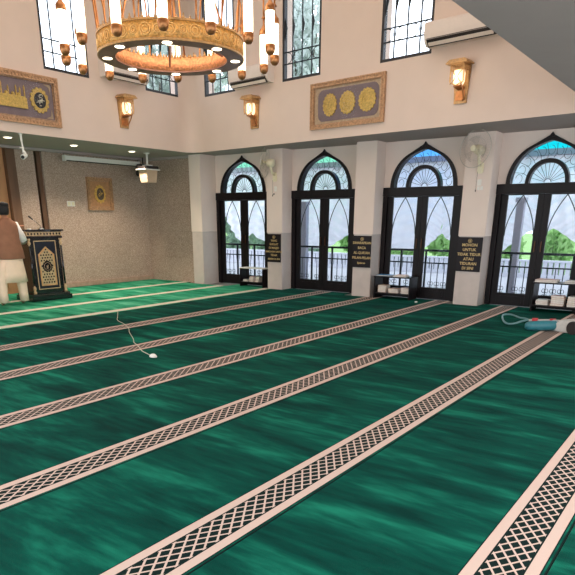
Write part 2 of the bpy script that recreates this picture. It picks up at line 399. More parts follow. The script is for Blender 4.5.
# ------------------------------------------------------------------ arched doors
def make_door(n, c):
    r = structure('door_%d' % n, None, None, (DX, c, 0))
    d0, d1 = 0.02, .14
    bm = NB()
    for s in (1, -1): box(bm, d0-.02, d1, *sorted((s*(HW-.001), s*(HW-.09))), .012, ZD-.15)
    box(bm, d0-.04, d1, -HW+.001, HW-.001, ZD-.15, ZD+.01, bev=.006)
    ar_o = arch_pts(.658, .748, .10); ar_i = arch_pts(.585, .645, .04)
    for s in (1, -1):
        strip(bm, [(s*o, ZD+.01+z*.995) for o, z in ar_i], [(s*o, ZD+.01+z*.985) for o, z in ar_o], 'x', d0-.03, d1)
        strip(bm, [(s*o, ZD+.01+z) for o, z in arch_pts(.285, .31, .0)], [(s*o, ZD+.01+z) for o, z in arch_pts(.345, .375, .0)], 'x', d0-.015, d1-.02)
    # small leaf finial at the tip
    prism(bm, [(-.045, 2.755), (0, 2.815), (.045, 2.755), (0, 2.735)], 'x', d0-.035, d1-.03)
    obj('door_frame', bm, black_wood, r)
    g = NB(); pts = [(o, ZD+.012+z) for o, z in arch_pts(.59, .65, .04)]
    prism(g, pts + [(-a, b) for a, b in reversed(pts[:-1])], 'x', .085, .09); obj('fanlight_pane', g, glass, r)
    t = NB()
    for k in range(1, 12):
        a = PI*k/12; tube(t, [(.08, .05*math.cos(a), ZD+.02+.05*math.sin(a)), (.08, .29*math.cos(a), ZD+.02+.31*math.sin(a))], .0045, 4)
    tube(t, [(.08, .055*math.cos(PI*k/10), ZD+.02+.055*math.sin(PI*k/10)) for k in range(11)], .006, 4)
    for k in range(11):                                   # ring of leaded loops around the inner arch
        a = PI*(k+.5)/11; rr = .475; cy, cz = rr*math.cos(a), ZD+.02+.495*math.sin(a); q = .068
        tube(t, [(.08, cy+q*math.cos(b)*.8, cz+q*math.sin(b)) for b in [a+2*PI*j/12 for j in range(9)]], .0045, 4)
        a2 = PI*k/11
        if k: tube(t, [(.08, .35*math.cos(a2), ZD+.02+.38*math.sin(a2)), (.08, .43*math.cos(a2+.06), ZD+.02+.45*math.sin(a2+.06)), (.08, .57*math.cos(a2), ZD+.02+.6*math.sin(a2))], .0045, 4)
    obj('fanlight_tracery', t, iron, r)
    for s in (1, -1):                                     # two leaves
        b = NB(); ya, yb, z0, z1 = .0015, HW-.092, .014, ZD-.152
        gi, go = .105, .60
        def yy(a, bq): return sorted((s*a, s*bq))
        box(b, .04, .085, *yy(ya, gi), z0, z1, bev=.004); box(b, .04, .085, *yy(go, yb), z0, z1, bev=.004)
        box(b, .04, .085, *yy(gi, go), z0, .23, bev=.004); box(b, .04, .085, *yy(gi, go), 1.87, z1)
        box(b, .032, .04, *yy(gi+.05, go-.05), .06, .18, bev=.003)
        lf = obj('door_leaf', b, black_wood, r)
        g = NB(); box(g, .06, .066, *yy(gi, go), .23, 1.87); obj('glass_pane', g, glass, lf)
        t = NB(); mid = (gi+go)/2
        for q in (-1, 1):
            tube(t, [(.055, s*mid + q*(go-gi)/2*(1-(1-k/10)**1.9)*.98, 1.87-.66*k/10) for k in range(11)], .009, 5)
        obj('lancet_tracery', t, iron, lf)
        h = NB(); box(h, .012, .04, *yy(.045, .06), .95, 1.13, bev=.004); obj('door_handle', h, mat('dark_bronze', srgb(84, 58, 40), .35, metal=.7), lf)
for i, c in enumerate(DC): make_door(i+1, c)

# ------------------------------------------------------------------ carpet rows
tops = [-1.85, -.57, .71, 1.985, 3.22, 4.47, 5.80, 7.09, 8.47, 9.70, 10.98]
names = {1: 'sliver of green prayer carpet in the extreme lower right corner, beyond the last stripe',
         2: 'green prayer carpet row starting with the largest lattice stripe, at the lower right corner',
         3: 'green prayer carpet row whose lattice stripe runs up to the teal vacuum cleaner',
         4: 'green prayer carpet row whose lattice stripe ends at the pier between the two right doors',
         5: 'dark green prayer carpet row on which the plug of the white cord rests',
         6: 'dark green prayer carpet row whose stripe ends at the pier between the middle doors',
         7: 'dark green prayer carpet row crossed by the upper end of the white cord',
         8: 'brighter green prayer carpet row bordering the dark ones, with a plain cream stripe',
         9: 'bright green prayer carpet row in front of the lectern and the standing person',
         10: 'bright green prayer carpet under the lectern along the granite wall'}
for i, t in enumerate(tops):
    if i == 0: continue
    lo = t-.318; hi = (tops[i+1]-.318-.004) if i+1 < len(tops) else 11.985
    x1 = 10.69 if lo > 9 else (10.84 if lo > 8 else 11.18)
    if i == 10: x1 = 10.84
    bm = NB(); nx = 2
    if i < 9:
        box(bm, -2.1, 10.83, 0, hi-lo, 0, .012)
        for c_ in DC:                                    # tongues into the door recesses
            a, b_ = max(lo, c_-HW+.06), min(hi, c_+HW-.01)
            if b_-a > .02: box(bm, 10.83, 11.17, a-lo, b_-lo, 0, .012)
    else: box(bm, -2.1 if i < 10 else 3.55, x1 if i == 10 else 10.69, 0, hi-lo, 0, .012)
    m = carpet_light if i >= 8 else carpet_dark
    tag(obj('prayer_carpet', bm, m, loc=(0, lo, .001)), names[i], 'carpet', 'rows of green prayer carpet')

# ------------------------------------------------------------------ outside: balcony, drapes, garden
structure('floor_terrace', box(NB(), 11.42, 17.9, -6, 20, -.25, -.05), mat('pale_paving', srgb(150, 152, 160), .7, var=.05, scale=3))
structure('floor_ground', box(NB(), 17.9, 70, -30, 70, -.3, -.06), mat('lawn', srgb(110, 150, 80), .9, var=.2, scale=2))
for i, c in enumerate(DC):
    r = thing('balcony_railing', 'dark iron balcony railing outside the %s arched door' % ['leftmost', 'second from left', 'second from right', 'rightmost'][i], 'railing', (11.62, c, -.05), 0, 'balcony railings outside the doors')
    W_ = 1.075
    b = NB(); box(b, -.03, .03, -W_, W_, .93, .97, bev=.006); obj('top_rail', b, iron, r)
    b = NB(); box(b, -.012, .012, -W_, W_, .70, .725); box(b, -.012, .012, -W_, W_, .12, .145); obj('cross_rail', b, iron, r)
    for k in range(5):
        y = -W_+.02+k*(2*W_-.04)/4; b = NB(); box(b, -.018, .018, y-.016, y+.016, 0, .93); obj('post', b, iron, r)
    for k in range(16):
        if k % 4 == 0: continue
        y = -W_+.02+k*(2*W_-.04)/16; b = NB(); tube(b, [(0, y, .14), (0, y, .70)], .008, 6)
        for s in (1, -1):
            for zz in (.22, .32): tube(b, [(0, y+s*.028+.024*math.cos(a), zz+.036*math.sin(a)) for a in [2*PI*j/10 for j in range(10)]], .005, 4, closed=True)
        obj('baluster', b, iron, r)
col_m = mat('column_paint', srgb(160, 160, 172), .7, var=.05)
for lab, y in (('grey column outside behind the rightmost door', 3.49), ('grey column outside behind the second door from the left', 8.48)):
    b = NB(); box(b, -.07, .07, -.07, .07, 0, 1.9, bev=.01); box(b, -.11, .11, -.11, .11, 0, .12); box(b, -.09, .09, -.09, .09, 1.84, 1.92)
    tag(obj('column', b, col_m, loc=(12.6, y, -.05)), lab, 'column', 'terrace columns')
# swagged white drapes hung behind the terrace
low = [(14.5, 1.9), (12.9, 1.95), (12.35, 1.80), (12.1, 1.3), (11.7, .84), (11.45, .82), (11.24, 1.1), (11.05, .98), (10.88, .93), (10.6, .76), (9.57, .74), (8.9, .74), (8.62, .80), (8.25, 1.0), (7.89, 1.22), (7.55, 1.25), (7.3, .82), (6.15, .78),
       (6.01, .80), (5.8, .98), (5.6, 1.16), (5.35, .98), (5.11, .80), (4.9, .72), (4.4, .74), (4.15, .82), (3.95, .98), (3.7, 1.2), (3.5, 1.28), (3.28, 1.22), (3.16, 1.3), (2.95, 1.18), (2.7, 1.02), (2.45, .86), (2.2, .78), (0, .74)]
def lowz(y):
    for (a, za), (b, zb) in zip(low, low[1:]):
        if b <= y <= a: return za+(zb-za)*(a-y)/(a-b)
    return .8
spans = [(12.9, 10.1), (10.1, 7.55), (7.55, 5.6), (5.6, 3.35), (3.35, .6)]
dl = ['white drape swagged outside the leftmost arched door', 'white drape hanging full outside the second arched door from left', 'white drape with a raised right corner outside the third door from left', 'white drape gathered at the grey column outside the rightmost door', 'white drape sweeping down to the right in the right leaf of the rightmost door']
for (a, b_), lab in zip(spans, dl):
    bm = NB(); ny, nz = 90, 64; g = []
    for i in range(ny+1):
        y = a+(b_-a)*i/ny; zl = lowz(y); row = []
        for j in range(nz+1):
            t = j/nz; z = 2.72+(zl-2.72)*t; u = (y-a)/(b_-a)
            sw = math.sin((z + .9*(u-.5)**2*2.2 + .15*math.sin(3*u+a))*26)*.045*t**.6
            sw += .05*math.sin(y*19+2.5*math.sin(z*2+u*4))*(1-.6*t)
            sag = .22*math.sin(PI*t)*.6
            row.append(bm.verts.new((14+sw-sag+.25*(1-t), y, z)))
        g.append(row)
    for i in range(ny):
        for j in range(nz): bm.faces.new((g[i][j], g[i+1][j], g[i+1][j+1], g[i][j+1]))
    tag(obj('drape', bm, drape_mat, smooth=True), lab, 'drape', 'white drapes hung across the terrace')
b = NB(); box(b, 14.1, 14.3, -2, 14, 2.72, 2.84); tag(obj('canopy_beam', b, col_m), 'grey horizontal beam the white terrace drapes hang from', 'beam')
def awning(y0, y1, m, lab):
    bm = NB(); n = 40
    for k in range(n):
        a, c = y0+(y1-y0)*k/n, y0+(y1-y0)*(k+1)/n; za, zc = .015*(k % 2), .015*((k+1) % 2)
        v = [bm.verts.new(p) for p in ((14.6, a, 2.86+za), (14.6, c, 2.86+zc), (12.4, c, 3.3+zc), (12.4, a, 3.3+za))]
        bm.faces.new(v)
    bmesh.ops.remove_doubles(bm, verts=bm.verts[:], dist=1e-5)
    bmesh.ops.solidify(bm, geom=bm.faces[:], thickness=.006)
    tag(obj('awning', bm, m), lab, 'awning', 'terrace awnings')
awning(2.0, 4.75, awning_mat, 'turquoise awning seen through the fanlight of the rightmost door')
awning(5.2, 7.4, cloth_mat('pale_blue_polycarbonate', srgb(150, 205, 240), .7), 'pale blue awning seen through the fanlight of the second door from the right')
awning(7.6, 13, cloth_mat('mint_polycarbonate', srgb(176, 226, 206), .7), 'pale mint awning seen through the two left fanlights')
# openwork white fence
fence = thing('lattice_fence', 'white openwork fence behind the paved yard, seen between the balusters', 'fence', (17.8, 6, -.05))
white_out = mat('white_masonry', srgb(190, 192, 202), .8, var=.04)
b = NB(); box(b, -.06, .06, -9, 13, .0, .10); box(b, -.06, .06, -9, 13, .42, .47); box(b, -.05, .05, -9, 13, .25, .29)
for k in range(150): box(b, -.05, .05, -9+k*.1466, -9+k*.1466+.11, .10, .42)
obj('openwork_panel', b, white_out, fence)
def foliage(name, lab, cat, c, rad, n, m, leaf=.16, grp=None, trunk=None, hedge=False):
    r = thing(name, lab, cat, (c[0], c[1], -.06), 0, grp); bm = NB(); rnd = random.Random(hash((round(c[0]*10), round(c[1]*10))) & 1023)
    lumps = [(rnd.uniform(-.6, .6), rnd.uniform(-.6, .6), rnd.uniform(-.6, .6), rnd.uniform(.35, .6)) for _ in range(9)]
    for _ in range(n):
        l = rnd.choice(lumps); d = Vector((rnd.gauss(0, 1), rnd.gauss(0, 1), rnd.gauss(0, 1))).normalized()*l[3]*rnd.uniform(.75, 1.05)
        p = Vector(((l[0]+d.x)*rad[0], (l[1]+d.y)*rad[1], (l[2]+d.z)*rad[2]+c[2]))
        if hedge: p = Vector((rnd.uniform(-1, 1)*rad[0], rnd.uniform(-1, 1)*rad[1], c[2]+rad[2]*rnd.uniform(-1, 1)*(1+.1*math.sin(p.y*3))))
        if p.z < .03: p.z = rnd.uniform(.05, .4)
        q = Euler((rnd.uniform(0, 6), rnd.uniform(0, 6), rnd.uniform(0, 6))).to_matrix(); s = leaf*rnd.uniform(.6, 1.3)
        bm.faces.new([bm.verts.new(p+q @ Vector(v)) for v in ((-s, 0, 0), (0, -s*.45, 0), (s, 0, 0), (0, s*.45, 0))])
    obj('foliage', bm, m, r)
    b = NB()
    tube(b, [(0, 0, 0), (.05, .03, c[2]*.5), (0, 0, c[2])], [.12*rad[2]**.3, .09, .04], 8)
    for k in range(4): tube(b, [(0, 0, c[2]*.6), (rad[0]*.4*math.cos(k*1.6), rad[1]*.4*math.sin(k*1.6), c[2]+rad[2]*.2)], [.05, .015], 5)
    obj('trunk', b, bark, r)
sh = [(19.2, y, .8+.25*math.sin(k*2.3), 'bright green shrub behind the white openwork fence') for k, y in enumerate((0.6, 2.6, 4.2, 5.8, 7.4, 9, 10.8, 12.6, 14.4, 16.2))]
for k, (x, y, z, lb) in enumerate(sh):
    foliage('shrub', lb, 'shrub', (x, y, z*.9), (.55, .72, .95), 1800, leaf_mat if y < 11 else leaf_dark, .12, 'shrubs behind the fence')
foliage('tree', 'dense dark tree outside the leftmost door, behind the drape', 'tree', (20.0, 20.0, 2.6), (1.3, 1.5, 2), 3000, leaf_dark, .2)
foliage('tree', 'dark green tree seen in the right leaf of the leftmost door', 'tree', (22.5, 17.6, 2.2), (1.3, 1.5, 1.9), 3000, leaf_dark, .2)
foliage('tree', 'tall leafy tree seen through the tall upper window right of the chandelier', 'tree', (21, 14.4, 7.2), (1.5, 1.6, 3.4), 2200, leaf_pale, .17)
foliage('tree', 'tree crown seen through the upper window in the corner, left of it', 'tree', (17.4, 18.6, 6.6), (1.3, 1.2, 1.6), 1500, leaf_pale, .2)
foliage('tree', 'tree crown seen through the upper window in the corner, right of it', 'tree', (22.5, 21.2, 7.6), (1.5, 1.5, 2.0), 1600, leaf_pale, .2)
foliage('tree', 'low tree top showing at the foot of the far left upper window', 'tree', (14.3, 18.6, 4.9), (1.2, 1.2, 1.0), 1500, leaf_pale, .18)

# ------------------------------------------------------------------ chandelier
CC = Vector((8.4*math.cos(math.radians(45.2)), 8.4*math.sin(math.radians(45.2))))
ch = thing('chandelier', 'large gold ring chandelier with sixteen glowing tube lamps', 'chandelier', (CC.x, CC.y, 3.32))
Ro, Ri = .86, .67
gold_e = mat('engraved_gold_band', srgb(226, 170, 96), .5, metal=.25, var=.38, scale=34, bump=1, bscale=34)
def band(r, z0, z1, thick, n=96):
    bm = NB(); lathe_ = [(r, z0), (r, z1), (r-thick, z1), (r-thick, z0)]
    rings = [[bm.verts.new((rr*math.cos(2*PI*k/n), rr*math.sin(2*PI*k/n), z)) for k in range(n)] for rr, z in lathe_]
    for i in range(4):
        A, B = rings[i], rings[(i+1) % 4]
        for k in range(n): bm.faces.new((A[k], A[(k+1) % n], B[(k+1) % n], B[k]))
    return bm
obj('outer_band', band(Ro, .005, .19, .02), gold_e, ch, True)
obj('inner_band', band(Ri+.01, .005, .15, .015), mat('engraved_copper_band', srgb(204, 134, 88), .5, metal=.25, var=.35, scale=34, bump=1, bscale=34), ch, True)
obj('underside_ring', band(Ro-.005, -.012, .006, Ro-Ri), mat('dark_bronze_plate', srgb(128, 86, 70), .4, metal=.1, var=.2), ch)
bm = NB()
for k in range(40):                                       # filigree rounds along the band
    a = 2*PI*k/40; r1 = .058 if k % 2 else .04
    for q in (r1, r1*.55): tube(bm, [((Ro+.006)*math.cos(a+q/Ro*math.cos(t)), (Ro+.006)*math.sin(a+q/Ro*math.cos(t)), .097+q*math.sin(t)) for t in [2*PI*j/12 for j in range(12)]], .006, 4, closed=True)
obj('filigree', bm, mat('pale_gold_filigree', srgb(244, 200, 130), .4, metal=.3), ch, True)
bm = band(Ro+.012, -.01, .012, .03)
bm2 = band(Ro+.012, .18, .2, .03); me_ = bpy.data.meshes.new('x'); bm2.to_mesh(me_); bm2.free(); bm.from_mesh(me_)
obj('rim', bm, gold, ch)
bm = NB()
for k in range(72):                                       # crown of little spires
    a = 2*PI*k/72; c = Vector(((Ro-.01)*math.cos(a), (Ro-.01)*math.sin(a), .19)); h = .07 if k % 2 else .045
    lathe(bm, [(.012, 0), (.018, h*.35), (.006, h*.6), (.010, h*.75), (.001, h)], c, 5)
obj('crown', bm, gold, ch)
bm = NB()
for k in range(60):
    a = 2*PI*k/60; c = Vector(((Ri)*math.cos(a), (Ri)*math.sin(a), .15)); lathe(bm, [(.012, 0), (.016, .015), (.001, .045)], c, 5)
obj('inner_crown', bm, gold, ch)
a0 = math.radians(19.5)
for k in range(8):
    a = a0+2*PI*(k+.5)/8; c = ((Ro+Ri)/2*math.cos(a), (Ro+Ri)/2*math.sin(a), 0)
    bm = NB(); lathe(bm, [(.055, -.016), (.055, -.011)], c, 16); lt = obj('ring_downlight', bm, spot_glow, ch)
for k in range(16):
    a = a0+2*PI*k/16; dx, dy = math.cos(a), math.sin(a); R2 = 1.25
    dt = -dx*.7096+dy*.7046; dp = -(.085*max(0, dt)**.7 + .03*max(0, -dt))      # the lamps hang at slightly different heights
    bm = NB(); lathe(bm, [(.001, -.02), (.03, -.012), (.05, .012), (.058, .05), (.058, .085), (.052, .09)], (R2*dx, R2*dy, dp), 16); e = obj('lamp', bm, copper, ch, True)
    bm = NB(); lathe(bm, [(.050, .088), (.052, .2), (.050, .42)], (R2*dx, R2*dy, dp), 16); obj('lamp_tube', bm, lamp_glow, e, True)
    bm = NB(); lathe(bm, [(.052, .418), (.058, .43), (.055, .47), (.03, .50), (.012, .53), (.01, .60)], (R2*dx, R2*dy, dp), 16); obj('lamp_cap', bm, copper, e, True)
    # scroll arm from the ring band up and over to the lamp
    prof = [(Ro-.02, .12), (Ro+.0, .32), (Ro+.02, .6), (Ro+.08, .85), (Ro+.2, .98), (Ro+.33, .95), (R2, .82), (R2, .6+dp)]
    bm = NB(); tube(bm, [(r_*dx, r_*dy, z) for r_, z in prof], [.012]*len(prof), 6)
    lathe(bm, [(.03, 0), (.02, .02), (.01, .03)], (R2*dx, R2*dy, .6+dp), 8)
    obj('arm', bm, copper, ch, True)
for k in range(4):
    a = a0+.2+2*PI*k/4; dx, dy = math.cos(a), math.sin(a)
    bm = NB(); tube(bm, [((Ri+.02)*dx, (Ri+.02)*dy, .12), (.5*dx, .5*dy, .7), (.3*dx, .3*dy, 1.5), (.06*dx, .06*dy, 2.3)], .012, 6); obj('suspension_rod', bm, copper, ch, True)
for k in range(4):
    a = a0+.5+PI/2*k; dx, dy = math.cos(a), math.sin(a); bm = NB()
    tube(bm, [(.62*dx, .62*dy, .05), (.12*dx, .12*dy, .30)], .012, 6); obj('spoke', bm, mat('dark_bronze_plate', (.1, .07, .06)), ch)
bm = NB(); lathe(bm, [(.02, .14), (.1, .16), (.15, .22), (.155, .25), (.14, .25)], (0, 0, 0), 20); obj('centre_bowl', bm, lamp_glow, ch, True)
bm = NB(); lathe(bm, [(.012, .25), (.03, .4), (.05, 1.2), (.03, 2.2), (.09, 2.35), (.03, 2.6), (.02, 3.25), (.12, 3.27)], (0, 0, 0), 12); obj('centre_stem', bm, copper, ch, True)
light('chandelier_glow', 'POINT', (CC.x, CC.y, 3.95), 105, (1, .80, .58), .8)

# ------------------------------------------------------------------ wall pieces on the upper walls
def on_left(x, z): return Matrix.Translation((x, YQ, z))                   # local x right, y out of wall is -y
def place_left(x, z): return ((x, YQ, z), 0)
def place_right(s, z): v = MR @ Vector((s, 0, z)); return ((v.x, v.y, v.z), ANG)
# local frame of a wall piece: x along the wall (to the right), -y towards the room, z up
def scallop(bm, cx, cz, rx, rz, n, amp, y0, y1):
    pts = []
    for k in range(n*6):
        a = 2*PI*k/(n*6); s = 1-amp*abs(math.sin(a*n/2))**.8*0 - amp*(1-abs(math.cos(a*n/2)))
        pts.append((cx+rx*s*math.cos(a), cz+rz*s*math.sin(a)))
    prism(bm, pts, 'y', y0, y1)
def squiggles(bm, cx, cz, r, y, n, rnd, th=.006):
    for _ in range(n):
        a = rnd.uniform(0, 2*PI); rr = rnd.uniform(.1, .75)*r; c = (cx+rr*math.cos(a), cz+rr*math.sin(a)); q = rnd.uniform(.12, .3)*r; b0 = rnd.uniform(0, 6)
        tube(bm, [(c[0]+q*math.cos(b0+t*.6), y, c[1]+q*(1-.08*t)*math.sin(b0+t*.6)*.8) for t in range(7)], th, 4)
def picture_frame(r, w, h, fw, M1, depth=.05):
    bm = NB(); hw, hh = w/2, h/2
    steps = [(0, 0, .02), (.0, .25, depth), (.25, .6, depth*.75), (.6, .85, depth*.95), (.85, 1, depth*.5)]
    for a, b, d in steps:
        o0, o1 = a*fw, b*fw
        if b <= a: continue
        for (xa, xb, za, zb) in ((-hw+o0, hw-o0, hh-o1, hh-o0), (-hw+o0, hw-o0, -hh+o0, -hh+o1), (-hw+o0, -hw+o1, -hh+o1, hh-o1), (hw-o1, hw-o0, -hh+o1, hh-o1)):
            box(bm, xa, xb, -d, -.002, za, zb)
    n = int((w+h)*2/.07)
    for side in range(4):                                  # carved beads along the moulding
        L = (w if side < 2 else h)-fw; k_ = max(2, int(L/.06))
        for k in range(k_+1):
            t = -L/2+L*k/k_; px, pz = ((t, (hh-fw*.43)*(1 if side else -1)) if side < 2 else ((hw-fw*.43)*(1 if side == 2 else -1), t))
            bmesh.ops.create_icosphere(bm, subdivisions=1, radius=fw*.17, matrix=Matrix.Translation((px, -depth*.78, pz)) @ Matrix.Scale(.6, 4, (0, 1, 0)))
    return obj('frame', bm, M1, r)
velvet = mat('taupe_velvet', srgb(138, 116, 112), .8, var=.08, scale=8)
mat_gold = mat('pale_gold_mat', srgb(196, 166, 130), .5, metal=.2, var=.15, scale=25)
# triple medallion picture on the door side
loc, rz = place_right(4.14, 3.385)
pc = thing('framed_picture', 'wide gold framed picture with three round gold medallions in a row', 'picture', loc, rz)
picture_frame(pc, 1.57, .74, .085, frame_gold)
bm = NB(); box(bm, -.70, .70, -.012, -.003, -.29, .29); obj('mat_board', bm, mat_gold, pc)
bm = NB(); pts = []
for sx, sz, a in ((1, 1, 0), (-1, 1, 90), (-1, -1, 180), (1, -1, 270)):
    for k in range(7): t = math.radians(a+k*15); pts.append((sx*.53+.11*math.cos(t)+.02, sz*.14+.11*math.sin(t)))
prism(bm, pts, 'y', -.018, -.012); obj('velvet_panel', bm, velvet, pc)
for k, cx in enumerate((-.35, .03, .44)):
    bm = NB(); scallop(bm, cx, 0, (.155, .17, .18)[k], .185, 16, .12, -.036, -.018)
    for rr in ((.12, .09, .04) if k != 1 else (.13, .035)): tube(bm, [(cx+rr*math.cos(2*PI*j/24), -.037, rr*1.08*math.sin(2*PI*j/24)) for j in range(24)], .007, 4, closed=True)
    if k == 1:
        for j in range(24): a = 2*PI*j/24; tube(bm, [(cx+.04*math.cos(a), -.037, .043*math.sin(a)), (cx+.125*math.cos(a), -.037, .135*math.sin(a))], .004, 4)
    else: squiggles(bm, cx, 0, .09, -.037, 8, random.Random(k), .004)
    obj('medallion', bm, medal_gold, pc)
bm = NB(); box(bm, -.70, .70, -.047, -.045, -.29, .29); obj('glass', bm, glass, pc)
# mosque relief picture at the left
loc, rz = place_left(6.38, 3.385)
pc = thing('framed_picture', 'gold framed relief picture with minarets beside a round scalloped medallion', 'picture', loc, rz)
picture_frame(pc, 1.56, .77, .11, frame_gold)
bm = NB(); box(bm, -.70, .70, -.012, -.003, -.30, .30); obj('velvet_panel', bm, velvet, pc)
bm = NB()
for sx in (1, -1):
    for sz in (1, -1): prism(bm, [(sx*.64, sz*.26), (sx*.50, sz*.26), (sx*.60, sz*.22), (sx*.62, sz*.12)], 'y', -.02, -.012)
obj('corner_ornament', bm, mat_gold, pc)
bm = NB(); box(bm, -.36, .16, -.03, -.012, -.16, .0)
box(bm, -.36, .16, -.036, -.012, -.16, -.12); box(bm, -.34, .14, -.034, -.012, -.02, .02)
for x, h in ((-.35, .16), (-.28, .20), (-.16, .13), (-.02, .16), (.05, .13), (.13, .18)):
    box(bm, x-.008, x+.008, -.03, -.012, 0, h*.8); lathe(bm, [(.014, 0), (.016, .02), (.002, .06)], (x, -.022, h*.75), 6)
for x in (-.2, -.08, .02): lathe(bm, [(.03, 0), (.032, .02), (.02, .04), (.002, .055)], (x, -.022, .02), 8)
obj('building_relief', bm, medal_gold, pc)
bm = NB(); scallop(bm, .40, .0, .18, .20, 14, .16, -.036, -.012); obj('medallion', bm, medal_gold, pc)
bm = NB(); lathe(bm, [(.11, 0), (.11, .01)], (0, 0, 0), 24, Matrix.Translation((.40, -.036, .0)) @ Matrix.Rotation(PI/2, 4, 'X') @ Matrix.Scale(1.1, 4, (0, 1, 0)))
obj('medallion_centre', bm, mat('dark_enamel', srgb(52, 48, 46), .4, var=.2), pc)
bm = NB(); squiggles(bm, .40, 0, .11, -.049, 12, random.Random(5), .006); obj('calligraphy', bm, mat('ivory_paint', srgb(220, 210, 180), .5), pc)
bm = NB(); box(bm, -.70, .70, -.055, -.053, -.30, .30); obj('glass', bm, glass, pc)
# small portrait-format picture in the alcove
pc = thing('framed_picture', 'small upright gold framed picture with oval medallion on granite wall', 'picture', (9.42, 12.048, 2.02))
picture_frame(pc, .70, .70, .075, frame_gold)
bm = NB(); box(bm, -.27, .27, -.012, -.003, -.27, .27); obj('mat_board', bm, mat('bronze_mat', srgb(186, 140, 100), .5, metal=.2, var=.15), pc)
bm = NB(); scallop(bm, 0, .0, .16, .20, 12, .14, -.03, -.012); obj('medallion', bm, medal_gold, pc)
bm = NB(); lathe(bm, [(.10, 0), (.10, .008)], (0, 0, 0), 24, Matrix.Translation((0, -.03, .0)) @ Matrix.Rotation(PI/2, 4, 'X') @ Matrix.Scale(1.3, 4, (0, 1, 0)))
obj('medallion_centre', bm, mat('brown_enamel', srgb(96, 78, 66), .4, var=.2), pc)
bm = NB(); squiggles(bm, 0, 0, .1, -.04, 10, random.Random(9), .005); obj('calligraphy', bm, medal_gold, pc)

# sconces
def make_sconce(lab):
    r = thing('wall_sconce', lab, 'wall lamp', (0, 0, 0), 0, 'gold lantern wall lamps')
    bm = NB(); prism(bm, [(-.10, -.28), (.10, -.28), (.13, .22), (-.13, .22)], 'y', -.025, -.002)
    obj('back_plate', bm, gold, r)
    bm = NB(); box(bm, -.075, .075, -.035, -.024, -.24, -.11, bev=.004); box(bm, -.045, .045, -.042, -.034, -.20, -.15, bev=.003)
    for k in range(3): box(bm, -.032+k*.026, -.02+k*.026, -.046, -.041, -.19, -.16)
    obj('switch_box', bm, copper, r)
    bm = NB(); prism(bm, [(-.17, .24), (.17, .24), (.12, .28), (-.12, .28)], 'y', -.24, -.002); box(bm, -.17, .17, -.25, -.002, .225, .241)
    obj('roof', bm, gold, r)
    bm = NB()
    for x in (-.105, .105):
        for y in (-.19, -.05): box(bm, x-.008, x+.008, y-.008, y+.008, .0, .226)
    for z in (.15, .218): box(bm, -.11, .11, -.2, -.185, z-.006, z+.006); box(bm, -.11, -.1, -.2, -.03, z-.006, z+.006); box(bm, .1, .11, -.2, -.03, z-.006, z+.006)
    for k in range(6):
        a = -.1+k*.0333; tube(bm, [(a, -.192, .155), (a+.033, -.192, .215)], .004, 4); tube(bm, [(a+.033, -.192, .155), (a, -.192, .215)], .004, 4)
    for s in (1, -1):
        tube(bm, [(s*(.10-.09*math.sin(t*PI/8)*.9), -.2, .15-.19*t/8) for t in range(9)], .007, 5)
        tube(bm, [(s*.105, -.19+.0*t, .02-.1*t/6) for t in range(3)] + [(0, -.2, -.06)], .008, 5)
        for k in range(4): tube(bm, [(s*.106, -.05-k*.035, .155), (s*.106, -.085-k*.035, .215)], .004, 4)
    obj('lantern_cage', bm, gold, r)
    bm = NB(); lathe(bm, [(.02, -.06), (.065, -.045), (.085, .0), (.088, .10), (.075, .15)], (0, -.115, 0), 20); obj('lamp_glass', bm, sconce_glow, r, True)
    bm = NB(); prism(bm, [(-.02, -.10), (-.19, -.07), (-.17, -.05), (-.02, -.055)], 'x', -.05, .05)
    tube(bm, [(.07, -.19, -.03), (.08, -.12, -.12), (.07, -.05, -.22), (.04, -.04, -.24)], .011, 6)
    obj('bracket', bm, copper, r)
    return r
scs = [('gold lantern wall lamp left of the corner, on the wall with the minaret picture', *place_left(8.60, 3.43)),
       ('gold lantern wall lamp just right of the corner, left of the three medallion picture', *place_right(1.92, 3.45)),
       ('gold lantern wall lamp right of the three medallion picture, below the right air conditioner', *place_right(6.27, 3.42))]
s0 = make_sconce(scs[0][0])
for i, (lb, lc, rz) in enumerate(scs):
    if i == 0: s0.location = lc; s0.rotation_euler.z = rz
    else: dup(s0, lc, rz, lb)
    n_ = Matrix.Rotation(rz, 4, 'Z') @ Vector((0, -.32, .05)); light('sconce_glow', 'POINT', Vector(lc)+n_, 1.3, (1, .84, .64), .06)

# air conditioners
def make_ac(lab, w):
    r = thing('air_conditioner', lab, 'air conditioner', (0, 0, 0), 0, 'split air conditioners high on the walls')
    hw = w/2; bm = NB(); prof = [(-.002, -.15), (-.14, -.15), (-.205, -.09), (-.225, .0), (-.225, .13), (-.20, .16), (-.002, .16)]
    prism(bm, prof, 'x', -hw, hw); obj('casing', bm, ac_plastic, r)
    bm = NB(); prism(bm, [(-.12, -.158), (-.15, -.160), (-.222, -.082), (-.222, -.06), (-.20, -.06), (-.12, -.146)], 'x', -hw+.04, hw-.04); obj('air_slot', bm, dark_gap, r)
    bm = NB(); prism(bm, [(-.166, -.150), (-.198, -.112), (-.206, -.116), (-.172, -.156)], 'x', -hw+.06, hw-.06); obj('louver', bm, ac_plastic, r)
    bm = NB(); box(bm, -hw+.02, hw-.02, -.228, -.224, -.075, -.07); box(bm, hw-.13, hw-.05, -.227, -.223, -.05, -.035); obj('trim_line', bm, mat('grey_plastic', srgb(170, 160, 152), .5), r)
    return r
l, rz = place_left(8.62, 4.10); a0_ = make_ac('white air conditioner on the left wall, below the chandelier, above the left sconce', 1.02); a0_.location = l
l, rz = place_right(1.93, 4.06); dup(a0_, l, rz, 'white air conditioner right of the corner, partly behind the chandelier lamps')
